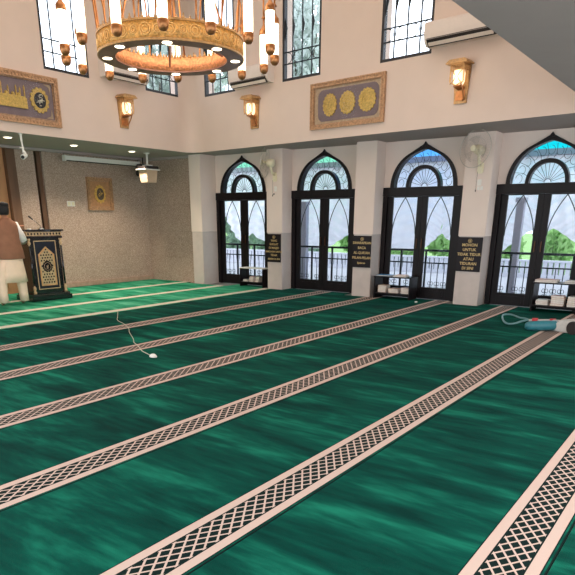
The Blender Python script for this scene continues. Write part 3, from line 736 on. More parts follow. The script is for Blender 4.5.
l, rz = place_right(6.26, 4.10); a2_ = dup(a0_, l, rz, 'white air conditioner at upper right, above the right sconce, beside the dark soffit'); a2_.scale = (1.12, 1, 1)
bm = NB(); lathe(bm, [(.11, 0), (.11, .02), (.09, .035), (.03, .04)], (0, 0, 0), 20, Matrix.Translation(MR @ Vector((6.35, -.0, 4.42))) @ Matrix.Rotation(ANG, 4, 'Z') @ Matrix.Rotation(PI/2, 4, 'X'))
tag(obj('wall_vent', bm, ac_plastic), 'flat round white cap on the wall above the right air conditioner', 'vent')

# ------------------------------------------------------------------ signs on the piers
gold_text = mat('gold_lettering', srgb(205, 176, 120), .45, metal=.2)
sign_black = mat('black_glossy_board', srgb(30, 24, 28), .4, var=.05, spec=.2)
def sign(lab, y, w, z0, z1, lines, size, gap):
    r = thing('wall_sign', lab, 'sign', (10.85, y, (z0+z1)/2), 0)
    bm = NB(); box(bm, -.016, -.001, -w/2, w/2, -(z1-z0)/2, (z1-z0)/2, bev=.002); obj('board', bm, sign_black, r)
    M = Matrix.Translation((-.0165, 0, (z1-z0)/2-.155)) @ Matrix(((0, 0, -1, 0), (-1, 0, 0, 0), (0, 1, 0, 0), (0, 0, 0, 1)))
    text_mesh('lettering', lines, size, gold_text, r, M, gap, .0015)
    bm = NB(); cz = (z1-z0)/2-.062
    for k in range(8): a = PI*k/8*2; tube(bm, [(-.018, .0, cz), (-.018, .026*math.cos(a), cz+.026*math.sin(a))], .0025, 4)
    tube(bm, [(-.018, .033*math.cos(2*PI*j/20), cz+.033*math.sin(2*PI*j/20)) for j in range(20)], .003, 4, closed=True)
    obj('emblem', bm, gold_text, r)
sign('black sign with gold lettering on the pier beside the leftmost door', 8.095, .36, .59, 1.175, [('YANG', 1), ('SHOLAT', 1), ('DI MASJID', 1), ('DIMOHON UNTUK', .85), ('TIDAK', 1), ('BERISIK DI SINI', .8)], .062, 1.22)
sign('black sign reading baca Al Quran, on the pier between the two middle doors', 5.935, .40, .575, 1.175, [('DIHARAPKAN', .95), ('BACA', 1), ('AL-QUR\'AN', 1), ('PELAN-PELAN', .98), ('Syukron', .8)], .068, 1.38)
sign('black sign reading mohon untuk tidak tidur, between the two right doors', 3.79, .44, .60, 1.185, [('MOHON', 1), ('UNTUK', 1), ('TIDAK TIDUR', .98), ('ATAU', 1), ('TIDURAN', 1), ('DI SINI', 1)], .070, 1.13)

# ------------------------------------------------------------------ wall fans
def make_fan(lab, loc, yaw, pitch):
    r = thing('wall_fan', lab, 'fan', loc, 0, 'wall fans on the piers')      # origin on the pier front, -x into the room
    bm = NB(); box(bm, -.05, -.001, -.05, .05, -.10, .08, bev=.015); obj('wall_mount', bm, cream_plastic, r)
    bm = NB(); tube(bm, [(-.03, 0, .03), (-.12, 0, .06), (-.17, 0, .17), (-.17, 0, .23)], [.03, .028, .025, .03], 10); obj('neck', bm, cream_plastic, r, True)
    # outwards direction of head
    H = Matrix.Translation((-.19, 0, .25)) @ Matrix.Rotation(yaw, 4, 'Z') @ Matrix.Rotation(pitch, 4, 'Y') @ Matrix.Rotation(-PI/2, 4, 'Y')  # local z -> -x
    bm = NB(); lathe(bm, [(.02, -.10), (.07, -.08), (.08, .0), (.07, .06), (.04, .07)], (0, 0, 0), 18, H); obj('motor_housing', bm, cream_plastic, r, True)
    bm = NB(); Rr = .29
    wire = mat('cage_wire', srgb(196, 184, 172), .4, metal=.3)
    for rr, z in ((Rr, .11), (Rr*.6, .155), (Rr*.6, .065)): tube(bm, [H @ Vector((rr*math.cos(2*PI*k/36), rr*math.sin(2*PI*k/36), z)) for k in range(36)], .006 if rr == Rr else .002, 5, closed=True)
    for k in range(40):
        a = 2*PI*k/40; c, s = math.cos(a), math.sin(a)
        tube(bm, [H @ Vector(q) for q in ((.05*c, .05*s, .17), (Rr*.6*c, Rr*.6*s, .155), (Rr*c, Rr*s, .11), (Rr*.6*c, Rr*.6*s, .065), (.06*c, .06*s, .05))], .0011, 3)
    obj('cage', bm, wire, r)
    bm = NB(); lathe(bm, [(.05, .165), (.045, .178), (.02, .182)], (0, 0, 0), 18, H); lathe(bm, [(.035, .10), (.03, .14), (.01, .15)], (0, 0, 0), 12, H); obj('hub', bm, cream_plastic, r)
    fb = glass_mat('clear_smoked_blade', (.86, .85, .84)) if 'fb' not in MATS else MATS['fb']; MATS['fb'] = fb
    for k in range(3):
        bm = NB(); pts = []; n = 10
        V = [[bm.verts.new(H @ Vector(((.04+.165*i/n)*math.cos(a_), (.04+.165*i/n)*math.sin(a_), .10+.035*(j-2)/2*.5))) for j, a_ in enumerate([2*PI*k/3+(q-2)*.22*(.6+.6*i/n)+.3*i/n for q in range(5)])] for i in range(n+1)]
        for i in range(n):
            for j in range(4): bm.faces.new((V[i][j], V[i+1][j], V[i+1][j+1], V[i][j+1]))
        bmesh.ops.solidify(bm, geom=bm.faces[:], thickness=.003)
        obj('blade', bm, fb, r, True)
    bm = NB(); tube(bm, [(-.06, .03, -.07), (-.06, .035, -.35)], .0025, 4); lathe(bm, [(.004, 0), (.012, -.02), (.004, -.04)], (-.06, .035, -.35), 8); obj('pull_cord', bm, mat('pull_cord_dark', srgb(90, 80, 74), .6), r)
    bm = NB(); box(bm, -.012, -.001, -.035, .035, -.29, -.19, bev=.003); obj('wall_socket', bm, white_plastic, r)
    return r
make_fan('white wall fan facing the room, on the pier between the two right doors', (10.85, 3.74, 2.31), -.25, .1)
make_fan('white wall fan turned edge on, on the pier beside the leftmost door', (10.85, 8.06, 2.32), -1.25, .1)
for y, lb in ((3.72, 'pair of small white sockets under the right wall fan'), (8.1, 'small dark hook on the pier under the left wall fan')):
    bm = NB()
    if y < 5:
        box(bm, -.012, -.001, -.05, -.005, -.03, .03, bev=.003); box(bm, -.012, -.001, .005, .05, -.03, .03, bev=.003)
        tag(obj('wall_outlet', bm, white_plastic, loc=(10.85, y, 1.98)), lb, 'socket')
    else:
        lathe(bm, [(.015, 0), (.012, .015), (.004, .02)], (0, 0, 0), 10, Matrix.Rotation(-PI/2, 4, 'Y')); tag(obj('wall_hook', bm, dark_gap, loc=(10.849, y, 1.98)), lb, 'hook')

# ------------------------------------------------------------------ alcove fittings
for x, y, lb in ((6.51, 10.71, 'round ceiling downlight at the left edge of the photo'), (7.96, 10.83, 'round ceiling downlight above the left end of the projector screen'), (9.38, 10.79, 'round ceiling downlight above the small framed picture')):
    r = thing('downlight', lb, 'ceiling light', (x, y, SOF-.001), 0, 'round downlights in the alcove ceiling')
    bm = NB(); lathe(bm, [(.085, -.012), (.085, 0), (.06, 0)], seg=24); obj('trim_ring', bm, white_plastic, r)
    bm = NB(); lathe(bm, [(.062, -.016), (.062, -.012)], seg=24); obj('lens', bm, spot_glow, r)
    light('downlight_beam', 'SPOT', (x, y, SOF-.04), 125, (1, .86, .68), .05, spot=2.1)
r = thing('projector_screen', 'long white rolled up projector screen casing under alcove ceiling', 'projector screen', (9.45, 11.83, 2.70))
bm = NB(); prism(bm, [(-.05, -.035), (.05, -.035), (.055, .03), (.03, .05), (-.05, .05)], 'x', -1.02, .98); obj('casing', bm, white_plastic, r)
bm = NB(); box(bm, -1.0, .96, -.02, .02, -.05, -.034); obj('bottom_bar', bm, dark_gap, r)
for s in (-1.05, .98):
    bm = NB(); box(bm, s, s+.03, -.06, .05, -.06, .06, bev=.005); obj('end_cap', bm, white_plastic, r)
    bm = NB(); box(bm, s+.005, s+.025, -.01, .01, .06, .099); obj('hanger', bm, chrome, r)
r = thing('projector', 'ceiling mounted projector hanging in the granite corner on white pole', 'projector', (9.85, 10.85, SOF-.001))
bm = NB(); tube(bm, [(0, 0, 0), (0, 0, -.24)], .022, 10); obj('pole', bm, white_plastic, r)
bm = NB(); lathe(bm, [(.07, -.015), (.07, 0)], seg=16); box(bm, -.08, .08, -.08, .08, -.26, -.24); obj('mounting_plate', bm, white_plastic, r)
bm = NB(); box(bm, -.19, .21, -.14, .14, -.325, -.265, bev=.012); obj('top_case', bm, dark_gap, r)
bm = NB(); box(bm, -.22, .24, -.16, .16, -.35, -.328, bev=.008); obj('tray', bm, white_plastic, r)
bm = NB(); rr = [[(x*s, y*s, z) for x, y in ((-.15, -.13), (.17, -.13), (.17, .13), (-.15, .13))] for s, z in ((1, -.351), (.82, -.60))]; loft(bm, rr); obj('speaker_box', bm, mat('tan_box', srgb(200, 174, 146), .6, var=.05), r)
r = thing('ceiling_speaker', 'small black speaker in the corner behind the projector', 'speaker', (10.5, 11.72, 2.56))
bm = NB(); box(bm, -.16, .12, -.1, .1, -.12, .14, bev=.02); obj('cabinet', bm, dark_gap, r)
bm = NB(); lathe(bm, [(.06, 0), (.05, .02), (.02, .01)], (0, 0, 0), 16, Matrix.Translation((-.12, -.1, .02)) @ Matrix.Rotation(PI/2, 4, 'X')); obj('horn', bm, white_plastic, r)
bm = NB(); tube(bm, [(0, 0, .14), (0, 0, .289)], .012, 8); obj('bracket', bm, dark_gap, r)
r = thing('security_camera', 'white security camera on a ceiling pole above the lectern', 'camera', (6.36, 9.95, SOF-.001))
r.location = (6.40, 10.13, SOF-.001)
bm = NB(); tube(bm, [(0, 0, 0), (0, 0, -.12)], .018, 8); tube(bm, [(0, 0, -.12), (.01, 0, -.2)], .013, 8); tube(bm, [(.01, 0, -.2), (.01, 0, -.27)], .018, 8); lathe(bm, [(.04, -.01), (.04, 0)], seg=12); obj('pole', bm, white_plastic, r)
bm = NB(); tube(bm, [(-.05, 0, -.22), (.03, 0, -.22)], .01, 6); tube(bm, [(.01, 0, -.27), (.03, -.02, -.31)], .025, 8); obj('joint', bm, white_plastic, r)
bm = NB(); tube(bm, [(.06, .02, -.33), (-.05, -.06, -.37)], [.035, .04], 12); obj('camera_body', bm, white_plastic, r)
bm = NB(); tube(bm, [(-.05, -.06, -.37), (-.06, -.067, -.374)], .028, 12); obj('lens', bm, dark_gap, r)
r = thing('wall_switch', 'double white switch plate on granite wall right of the lectern', 'switch', (8.62, 12.049, 1.80))
bm = NB(); box(bm, -.10, .10, -.012, -.001, -.055, .055, bev=.004); obj('plate', bm, white_plastic, r)
for s in (-.05, .05): bm = NB(); box(bm, s-.03, s+.03, -.018, -.011, -.035, .035, bev=.003); obj('rocker', bm, cream_plastic, r)

# ------------------------------------------------------------------ lectern
LB = mat('black_lacquer', srgb(18, 17, 22), .2, var=.2, coat=.5)
inlay = mat('ivory_gold_inlay', srgb(206, 172, 132), .4, metal=.2, var=.2, scale=60)
blue_black = mat('dark_blue_lacquer', srgb(19, 24, 38), .3, var=.3)
le = thing('lectern', 'black and gold inlaid lectern with geometric pointed arch panel', 'lectern', (6.82, 10.68, .0145), -.04)
bm = NB(); box(bm, -.42, .42, -.30, .30, 0, .09, bev=.008); box(bm, -.40, .40, -.27, .27, .09, .13, bev=.006); obj('plinth', bm, LB, le)
bm = NB(); box(bm, -.315, .315, -.22, .24, .13, 1.13, bev=.006); obj('body', bm, LB, le)
bm = NB(); box(bm, -.37, .37, -.25, .27, 1.13, 1.165, bev=.006); obj('cornice', bm, LB, le)
bm = NB(); box(bm, -.355, .355, -.242, .26, 1.165, 1.255); b2 = obj('frieze', bm, inlay, le)
bm = NB()
for k in range(11):
    x = -.32+k*.064; prism(bm, [(x-.018, 1.21), (x, 1.235), (x+.018, 1.21), (x, 1.185)], 'y', -.246, -.242)
for z in (1.172, 1.248): box(bm, -.356, .356, -.245, -.242, z-.004, z+.004)
obj('frieze_ornament', bm, LB, b2)
bm = NB(); box(bm, -.39, .39, -.28, .29, 1.255, 1.285, bev=.006); obj('desk_top', bm, LB, le)
bm = NB()
for (a, b, c, d) in ((-.225, .225, 1.075, 1.09), (-.225, .225, .205, .22), (-.225, -.21, .22, 1.075), (.21, .225, .22, 1.075)): box(bm, a, b, -.226, -.218, c, d)
obj('panel_border', bm, inlay, le)
bm = NB(); box(bm, -.209, .209, -.222, -.2195, .221, 1.074); obj('panel_field', bm, blue_black, le)
pin = [(-.165, .27), (.165, .27), (.165, .84), (0, .985), (-.165, .84)]; pin2 = [(-.138, .297), (.138, .297), (.138, .828), (0, .95), (-.138, .828)]
bm = NB(); strip(bm, pin2, pin, 'y', -.234, -.222, closed=True); obj('arch_border', bm, mat('light_gold_inlay', srgb(214, 164, 112), .4, metal=.2, var=.15), le)
bm = NB(); prism(bm, pin2, 'y', -.226, -.2225); nf = len(bm.faces)
def inside(x, z): return abs(x) < .125 and .305 < z < .95-abs(x)*.9-.015
for i in range(-3, 4):
    for j in range(0, 13):
        x, z = i*.054+(.027 if j % 2 else 0), .33+j*.050
        if inside(x, z) and math.hypot(x, z-.62) > .105:
            prism(bm, [(x+.021*(1 if k % 2 else .6)*math.cos(PI*k/4), z+.021*(1 if k % 2 else .6)*math.sin(PI*k/4)) for k in range(8)], 'y', -.229, -.2262)
prism(bm, [(.11*(1 if k % 2 else .84)*math.cos(PI*k/12), .62+.11*(1 if k % 2 else .84)*math.sin(PI*k/12)) for k in range(24)], 'y', -.231, -.2262)
for k, f in enumerate(bm.faces): f.material_index = 1 if k >= nf else 0
obj('fretwork_panel', bm, [mat('pale_inlay', srgb(196, 168, 128), .4, var=.2, scale=50), LB], le)
bm = NB(); tube(bm, [(.07*math.cos(2*PI*j/20), -.232, .62+.07*math.sin(2*PI*j/20)) for j in range(20)], .003, 4, closed=True); squiggles(bm, 0, .62, .06, -.233, 8, random.Random(3), .003); obj('calligraphy', bm, inlay, le)
for s in (-1, 1):
    bm = NB(); lathe(bm, [(.03, .13), (.03, .17), (.018, .19), (.028, .215), (.028, .25), (.012, .27), (.016, .28)], (s*.325, -.24, 0), 12)
    lathe(bm, [(.016, 1.0), (.012, 1.01), (.028, 1.03), (.03, 1.06), (.018, 1.08), (.03, 1.10), (.03, 1.13)], (s*.325, -.24, 0), 12); obj('column_fitting', bm, inlay, le, True)
    bm = NB(); lathe(bm, [(.016, .28), (.019, .6), (.016, 1.0)], (s*.325, -.24, 0), 12); obj('corner_column', bm, LB, le, True)
mi = thing('microphone', 'black gooseneck microphone standing on the lectern top', 'microphone', (6.88, 10.62, 1.2975))
bm = NB(); lathe(bm, [(.06, 0), (.06, .015), (.03, .03), (.01, .035)], seg=16); obj('base', bm, chrome, mi, True)
bm = NB(); tube(bm, [(0, 0, .03), (-.02, -.01, .07), (-.08, -.02, .12), (-.17, -.03, .18)], .006, 6); obj('gooseneck', bm, chrome, mi, True)
bm = NB(); tube(bm, [(-.17, -.03, .18), (-.25, -.04, .235)], [.013, .016], 10); obj('capsule', bm, dark_gap, mi, True)
bm = NB(); lathe(bm, [(.035, 0), (.04, .02), (.03, .022)], seg=16); tag(obj('small_dish', bm, white_plastic, loc=(6.62, 10.60, 1.298)), 'small white dish on the lectern top beside the hand', 'dish')

# ------------------------------------------------------------------ person at the lectern
skin = mat('skin', srgb(176, 124, 96), .55, var=.05)
kurta_m = mat('cream_cotton', srgb(244, 214, 188), .85, var=.05, scale=10, bump=.15, bscale=14)
white_m = mat('white_cotton', srgb(238, 232, 228), .85, var=.03, bump=.1, bscale=14)
vest_m = mat('brown_waistcoat_wool', srgb(148, 102, 78), .9, var=.08, scale=12, bump=.15, bscale=20)
hair_m = mat('black_hair', srgb(22, 18, 18), .7, var=.3, scale=60)
pe = thing('person', 'person in brown waistcoat over cream tunic and trousers, hand on the lectern', 'person', (6.03, 10.36, .014))
def skinned(name, verts, edges_, m, parent, sub=2):
    me = bpy.data.meshes.new(name); me.from_pydata([v[0] for v in verts], edges_, []); o = bpy.data.objects.new(name, me); C.objects.link(o)
    sk = o.modifiers.new('skin', 'SKIN'); sk.use_smooth_shade = True
    for i, v in enumerate(verts):
        d = me.skin_vertices[0].data[i]; rr = v[1]; d.radius = (rr, rr) if not isinstance(rr, tuple) else rr; d.use_root = (i == 0)
    ss = o.modifiers.new('sub', 'SUBSURF'); ss.levels = sub; ss.render_levels = sub
    dg = bpy.context.evaluated_depsgraph_get(); em = bpy.data.meshes.new_from_object(o.evaluated_get(dg)); bpy.data.objects.remove(o)
    bm = NB(); bm.from_mesh(em); bpy.data.meshes.remove(em); return bm
V = []; E_ = []
def jv(p, r, frm=None):
    V.append((p, r)); i = len(V)-1
    if frm is not None: E_.append((frm, i))
    return i
pel = jv((0, 0, .93), .12); sp1 = jv((.005, .0, 1.10), .115, pel); sp2 = jv((.01, .0, 1.28), .125, sp1); sp3 = jv((.01, .0, 1.40), .09, sp2)
nk = jv((.01, .01, 1.47), .052, sp3); nk2 = jv((.01, .02, 1.53), .052, nk)
# right arm (towards lectern)
s_ = jv((.17, .01, 1.385), .06, sp3); e1 = jv((.31, .03, 1.08), .042, s_); w1 = jv((.34, .16, 1.27), .028, e1); hp = jv((.365, .19, 1.325), .030, w1)
s2 = jv((-.16, .01, 1.385), .06, sp3); e2 = jv((-.27, .08, 1.12), .042, s2); w2 = jv((-.12, .26, 1.13), .028, e2); hp2 = jv((-.05, .30, 1.13), .030, w2)
for sx, fx in ((.10, .165), (-.10, -.23)):
    h_ = jv((sx, 0, .88), .085, pel); k_ = jv((fx*.95, .01, .48), .055, h_); a_ = jv((fx, .0, .09), .036, k_); jv((fx+.005, -.03, .035), .032, a_); f1 = jv((fx+.03, .10, .028), .03, a_); jv((fx+.045, .17, .022), .022, f1)
bm = skinned('body', V, E_, skin, pe)
# head: shaped ellipsoid, face towards +y (turned slightly to the lectern)
HM = Matrix.Translation((.015, .035, 1.615)) @ Matrix.Rotation(-.35, 4, 'Z') @ Matrix.Scale(1.08, 4)
hb = bmesh.ops.create_uvsphere(bm, u_segments=24, v_segments=18, radius=1)['verts']
for v in hb:
    x, y, z = v.co; k = 1-.22*max(0, -z)**1.3
    v.co = HM @ Vector((x*.077*k, y*.098*(1-.12*max(0, -z)) + (.012 if y > 0 and z < 0 else 0), z*.118))
def blob(bmx, c, s, M):
    vv = bmesh.ops.create_icosphere(bmx, subdivisions=2, radius=1)['verts']
    for v in vv: v.co = M @ Vector((c[0]+v.co.x*s[0], c[1]+v.co.y*s[1], c[2]+v.co.z*s[2]))
blob(bm, (0, .103, -.015), (.013, .02, .024), HM)                     # nose
for s in (1, -1):
    blob(bm, (s*.078, -.002, -.01), (.012, .022, .032), HM); blob(bm, (s*.03, .084, .02), (.022, .014, .008), HM)   # ears, brow
blob(bm, (0, .092, -.062), (.024, .012, .007), HM)                    # lips
# fingers
def finger(base, d, L, curl, r=.009):
    p = Vector(base); d = Vector(d).normalized(); pts = [p]; 
    for k in range(3):
        p = p+d*L*(.42, .33, .25)[k]; pts.append(p.copy()); d = (d+Vector(curl)).normalized()
    tube(bm, pts, [r, r*.95, r*.85, r*.65], 7)
for k in range(4): finger((.375+.012*k, .205-.016*k, 1.345), (.55+.1*k, .25, .35), (.075, .082, .077, .06)[k], (.25, .05, -.45))
finger((.35, .215, 1.32), (-.2, .9, .4), .06, (.2, .1, -.1), .0105)
for k in range(4): finger((-.03, .31-.012*k, 1.145-.018*k), (1, .1, -.05), (.075, .082, .077, .06)[k], (-.05, -.35, -.1))
finger((-.06, .30, 1.155), (.5, -.1, .8), .06, (.3, 0, -.1), .0105)
obj('body', bm, skin, pe, True)
bm = NB()
for s in (1, -1):
    blob(bm, (s*.029, .091, .002), (.012, .007, .007), HM)
obj('eyes', bm, mat('eye_white', srgb(225, 220, 215), .3), pe, True)
bm = NB(); vv = bmesh.ops.create_uvsphere(bm, u_segments=24, v_segments=16, radius=1)['verts']
for v in vv:
    x, y, z = v.co; z2 = z
    if y > -.1 and z < .28: z2 = .28
    if y <= -.1 and z < -.62: z2 = -.62
    v.co = HM @ Vector((x*.085, y*.104-.006, z2*.125+.006))
obj('hair', bm, hair_m, pe, True)
bm = NB(); lathe(bm, [(.088, .05), (.089, .09), (.08, .112), (.05, .12)], (0, 0, 0), 24, HM @ Matrix.Scale(1.12, 4, (0, 1, 0))); obj('cap', bm, mat('black_cap', srgb(26, 20, 20), .8, var=.1), pe, True)
def ell(cx, cy, z, rx, ry, n=32, wob=0, ph=0, tilt=0): return [(cx+rx*(1+wob*math.sin(7*a+ph))*math.cos(a), cy+ry*(1+wob*math.sin(5*a+ph))*math.sin(a), z+tilt*math.cos(a)) for a in [2*PI*k/n for k in range(n)]]
# trousers: two legs
bm = NB()
for s, fx in ((1, .165), (-1, -.23)):
    loft(bm, [ell(s*.09, 0, .86, .10, .12), ell(fx*.8, 0, .60, .095, .10, wob=.03), ell(fx*.95, .01, .42, .085, .09, wob=.04), ell(fx, .01, .22, .075, .085, wob=.04, ph=1), ell(fx+.003, .005, .055, .072, .088, wob=.03)])
obj('trousers', bm, kurta_m, pe, True)
bm = NB()                                                             # long tunic
loft(bm, [ell(.015, 0, .40, .25, .155, wob=.035), ell(.012, 0, .55, .238, .155, wob=.03, ph=.6), ell(.005, 0, .75, .215, .150, wob=.02), ell(.0, 0, .95, .200, .145), ell(.005, 0, 1.15, .185, .132), ell(.01, 0, 1.34, .185, .122), ell(.01, .005, 1.43, .12, .09), ell(.01, .01, 1.475, .068, .07)])
obj('tunic', bm, kurta_m, pe, True)
bm = NB()
def sleeve(a, b, c, r0, r1, r2):
    a, b, c = map(Vector, (a, b, c)); pts = [a, a.lerp(b, .5), a.lerp(b, .9), b.lerp(c, .12), b.lerp(c, .5), b.lerp(c, .85)]; tube(bm, pts, [r0, r0*.98, r1, r1*.98, (r1+r2)/2, r2], 14)
sleeve((.14, .005, 1.38), (.31, .03, 1.07), (.35, .17, 1.28), .09, .082, .055); sleeve((-.13, .005, 1.385), (-.275, .08, 1.10), (-.10, .27, 1.13), .072, .066, .042)
obj('sleeve', bm, white_m, pe, True)
bm = NB()                                                             # waistcoat: wraps body, open armholes
loft(bm, [ell(.015, -.0, .80, .240, .170, wob=.015), ell(.015, 0, .81, .25, .176, wob=.015), ell(.012, 0, .95, .235, .168, wob=.01), ell(.005, 0, 1.12, .205, .150), ell(.01, 0, 1.28, .205, .142), ell(.01, 0, 1.375, .205, .128), ell(.01, .0, 1.425, .165, .105), ell(.01, .0, 1.462, .10, .088), ell(.01, .005, 1.49, .066, .072)])
obj('waistcoat', bm, vest_m, pe, True)

# ------------------------------------------------------------------ low bookshelves in the door recesses
def shelf(lab, y0, y1, x0, x1, h, white_top=False):
    r = thing('low_bookshelf', lab, 'bookshelf', ((x0+x1)/2, (y0+y1)/2, .014), 0, 'low black bookshelves by the doors'); d, w_ = (x1-x0)/2, (y1-y0)/2
    for s in (-1, 1):
        bm = NB(); box(bm, -d, d, *sorted((s*w_, s*(w_-.022))), 0, h, bev=.003); obj('side_panel', bm, black_wood, r)
    bm = NB(); box(bm, -d, d, -w_+.023, w_-.023, .09, .11); obj('lower_shelf', bm, black_wood, r)
    bm = NB(); box(bm, -d-.01, d, -w_-.01, w_+.01, h+.001, h+.02, bev=.003); obj('top_board', bm, white_plastic if white_top else black_wood, r)
    bm = NB(); box(bm, d-.012, d-.002, -w_+.023, w_-.023, .02, .14); obj('back_rail', bm, black_wood, r)
    return r
shelf('low black bookshelf with white top in front of the leftmost door', 8.44, 9.12, 10.88, 11.14, .40, True)
shelf('low black bookshelf with a blue folder on top, third door from left', 4.84, 5.60, 10.78, 11.12, .40)
shelf('low black bookshelf with magazines on top, in front of the rightmost door', 1.83, 2.62, 10.74, 11.10, .46)
bk = {c: mat('cover_'+c, srgb(*v), .6, var=.1, scale=8) for c, v in dict(red=(150, 60, 60), white=(214, 206, 200), tan=(200, 160, 128), blue=(60, 120, 160), grey=(120, 116, 120), dark=(50, 46, 50), pink=(206, 170, 160), green=(70, 110, 90)).items()}
def book(x, y, z, sx, sy, sz, c, lab, grp, rz=0, name='book'):
    r = thing(name, lab, 'book', (x, y, z), rz, grp)
    bm = NB(); box(bm, -sx/2, sx/2, -sy/2, sy/2, 0, sz*.12); box(bm, -sx/2, sx/2, -sy/2, sy/2, sz*.88, sz); box(bm, -sx/2, sx/2, sy/2-sz*.12, sy/2, sz*.12, sz*.88); obj('cover', bm, bk[c], r)
    bm = NB(); box(bm, -sx/2+.004, sx/2-.004, -sy/2+.004, sy/2-sz*.125, sz*.125, sz*.875); obj('pages', bm, paper, r)
def pile(x, y, z, n, sx, sy, sz, cols, where, grp):
    ords = {1: ['only'], 2: ['bottom', 'top'], 3: ['bottom', 'middle', 'top'], 4: ['lowest', 'second lowest', 'second highest', 'topmost'], 5: ['lowest', 'second lowest', 'middle', 'second highest', 'topmost']}[n]
    for k in range(n):
        c = cols[k % len(cols)]
        book(x+random.uniform(-.006, .006), y+random.uniform(-.006, .006), z+k*(sz+.0008), sx, sy, sz, c, '%s book of the pile %s' % (ords[k], where), grp, random.uniform(-.05, .05))
zb = .014+.111
pile(11.0, 8.98, zb, 2, .17, .13, .022, ['white', 'grey'], 'at left in the shelf by the leftmost door', 'books in the left shelf')
pile(11.0, 8.80, zb, 5, .17, .12, .022, ['pink', 'red', 'white'], 'in the middle of the shelf by the leftmost door', 'books in the left shelf')
pile(11.0, 8.65, zb, 4, .15, .10, .030, ['tan', 'dark'], 'second from right in the shelf by the leftmost door', 'books in the left shelf')
pile(10.95, 5.46, zb, 5, .2, .17, .026, ['tan', 'white'], 'at left in the shelf by the third door', 'books in the middle shelf')
pile(10.95, 5.22, zb, 3, .2, .2, .026, ['tan', 'white'], 'in the middle of the shelf by the third door', 'books in the middle shelf')
pile(10.95, 4.97, zb, 4, .2, .17, .026, ['white', 'pink'], 'at right in the shelf by the third door', 'books in the middle shelf')
zt = .014+.40+.021
book(10.95, 5.44, zt, .22, .30, .018, 'blue', 'blue folder lying on the bookshelf by the third door', 'things on the middle shelf', name='folder')
book(10.93, 5.10, zt, .20, .26, .02, 'white', 'white book on the bookshelf top, right of the blue folder', 'things on the middle shelf')
book(10.93, 5.08, zt+.021, .17, .2, .016, 'pink', 'pink book lying on the white one on the bookshelf top', 'things on the middle shelf', .1)
pile(10.90, 2.46, zb, 3, .2, .19, .026, ['white', 'pink'], 'at left in the shelf by the rightmost door', 'books in the right shelf')
pile(10.90, 2.22, zb, 5, .2, .2, .032, ['tan', 'pink', 'white'], 'in the middle of the shelf by the rightmost door', 'books in the right shelf')
pile(10.90, 1.97, zb, 5, .2, .19, .032, ['white', 'tan'], 'at right in the shelf by the rightmost door', 'books in the right shelf')
zt = .014+.46+.021
book(10.92, 2.44, zt, .30, .34, .022, 'white', 'pale magazine at the left end of the right bookshelf top', 'things on the right shelf', .05, 'magazine')
book(10.92, 2.44, zt+.023, .28, .32, .018, 'pink', 'pinkish magazine lying on the pale one, right bookshelf top', 'things on the right shelf', -.04, 'magazine')
book(10.92, 2.02, zt, .28, .30, .018, 'grey', 'grey magazine at the right end of the right bookshelf top', 'things on the right shelf', .03, 'magazine')
book(10.94, 2.01, zt+.019, .24, .26, .018, 'white', 'white magazine on the grey one, right bookshelf top', 'things on the right shelf', -.1, 'magazine')

# ------------------------------------------------------------------ things on the carpet
cord_pts = [(6.50, 8.12), (6.15, 7.70), (5.97, 7.49), (5.86, 7.30), (5.78, 7.11), (5.56, 6.74), (5.36, 6.49), (5.12, 6.14), (5.0, 5.98), (4.93, 5.90), (4.81, 5.68), (4.64, 5.42), (4.56, 5.22), (4.50, 5.10)]
r = thing('power_cord', 'thin white power cord with plug lying across the green carpet', 'cord', (4.5, 5.1, .0205))
bm = NB(); P = [Vector((x-4.5, y-5.1, 0)) for x, y in cord_pts]; sm = []
for i in range(len(P)-1):
    for k in range(4):
        t = k/4; p0, p1, p2, p3 = P[max(0, i-1)], P[i], P[i+1], P[min(len(P)-1, i+2)]
        sm.append(.5*((2*p1)+(-p0+p2)*t+(2*p0-5*p1+4*p2-p3)*t*t+(-p0+3*p1-3*p2+p3)*t**3))
tube(bm, sm, .0042, 6); obj('cable', bm, mat('beige_cable', srgb(206, 200, 178), .5), r, True)
bm = NB(); vv = bmesh.ops.create_uvsphere(bm, u_segments=16, v_segments=10, radius=1)['verts']
for v in vv: v.co = Vector((v.co.x*.036-.01, v.co.y*.052-.04, max(v.co.z, -.1)*.035+.003))
obj('plug', bm, white_plastic, r, True)
teal = mat('teal_plastic', srgb(50, 118, 128), .35, var=.1); grey_pl = mat('light_grey_plastic', srgb(200, 196, 190), .4, var=.05)
r = thing('vacuum_cleaner', 'teal and white vacuum cleaner with looped hose and red bands on carpet', 'vacuum cleaner', (9.3, 1.95, .013))
def L_(x, y, z): return (x-9.3, y-1.95, z)
bm = NB(); tube(bm, [L_(8.74, 2.16, .072), L_(8.76, 2.12, .072), L_(8.87, 1.97, .076), L_(9.0, 1.80, .076), L_(9.02, 1.77, .076)], [.035, .062, .07, .07, .05], 16); obj('dust_tube', bm, teal, r, True)
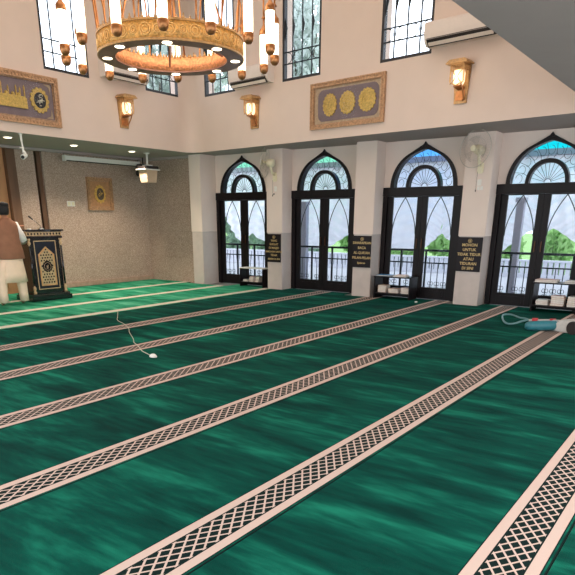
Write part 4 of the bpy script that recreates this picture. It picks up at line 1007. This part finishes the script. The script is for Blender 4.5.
bm = NB(); loft(bm, [[L_(*q) for q in ((8.95, 1.88, .005), (9.36, 1.78, .005), (9.36, 1.78, .12), (8.95, 1.88, .12))], [L_(*q) for q in ((8.88, 1.66, .005), (9.3, 1.52, .005), (9.3, 1.52, .17), (8.88, 1.66, .17))], [L_(*q) for q in ((8.84, 1.46, .005), (9.2, 1.30, .005), (9.2, 1.30, .12), (8.84, 1.46, .12))]])
bmesh.ops.bevel(bm, geom=bm.edges[:], offset=.02, segments=2, affect='EDGES'); obj('motor_body', bm, grey_pl, r)
bm = NB(); lathe(bm, [(.085, -.025), (.09, 0), (.085, .025)], (0, 0, 0), 24, Matrix.Translation(L_(8.80, 1.56, .092)) @ Matrix.Rotation(math.radians(-30), 4, 'Z') @ Matrix.Rotation(PI/2, 4, 'Y'))
obj('wheel', bm, dark_gap, r)
bm = NB(); tube(bm, [L_(9.40, 2.28, .05), L_(9.47, 2.0, .06), L_(9.34, 1.74, .08)], [.02, .024, .026], 12); obj('wand', bm, grey_pl, r, True)
for t in (.0, 1.0):
    a = Vector(L_(9.43, 2.20, .053)).lerp(Vector(L_(9.46, 1.96, .062)), t); bm = NB(); d = Vector((.05, -.5, .03)).normalized()*.04; tube(bm, [a-d, a+d], .036, 12); obj('red_band', bm, mat('red_plastic', srgb(200, 60, 66), .4), r, True)
bm = NB(); hp_ = [(9.42, 2.27, .05), (9.6, 2.38, .04), (9.72, 2.5, .03), (9.9, 2.62, .025), (10.0, 2.72, .025), (9.92, 2.80, .025), (9.68, 2.75, .025), (9.3, 2.62, .025), (9.08, 2.5, .025), (9.12, 2.42, .025), (9.3, 2.36, .04), (9.40, 2.29, .06)]
P = [Vector(L_(*q)) for q in hp_]; sm = []
for i in range(len(P)-1):
    for k in range(5):
        t = k/5; p0, p1, p2, p3 = P[max(0, i-1)], P[i], P[i+1], P[min(len(P)-1, i+2)]
        sm.append(.5*((2*p1)+(-p0+p2)*t+(2*p0-5*p1+4*p2-p3)*t*t+(-p0+3*p1-3*p2+p3)*t**3))
tube(bm, sm, .014, 8); obj('hose', bm, mat('teal_grey_hose', srgb(110, 150, 152), .4, var=.1), r, True)
bm = NB(); box(bm, -.03, .03, -.02, .02, 0, .02, bev=.005); tag(obj('plastic_clip', bm, white_plastic, loc=(10.62, 4.62, .014)), 'tiny white scrap on the carpet right of the middle bookshelf', 'scrap')
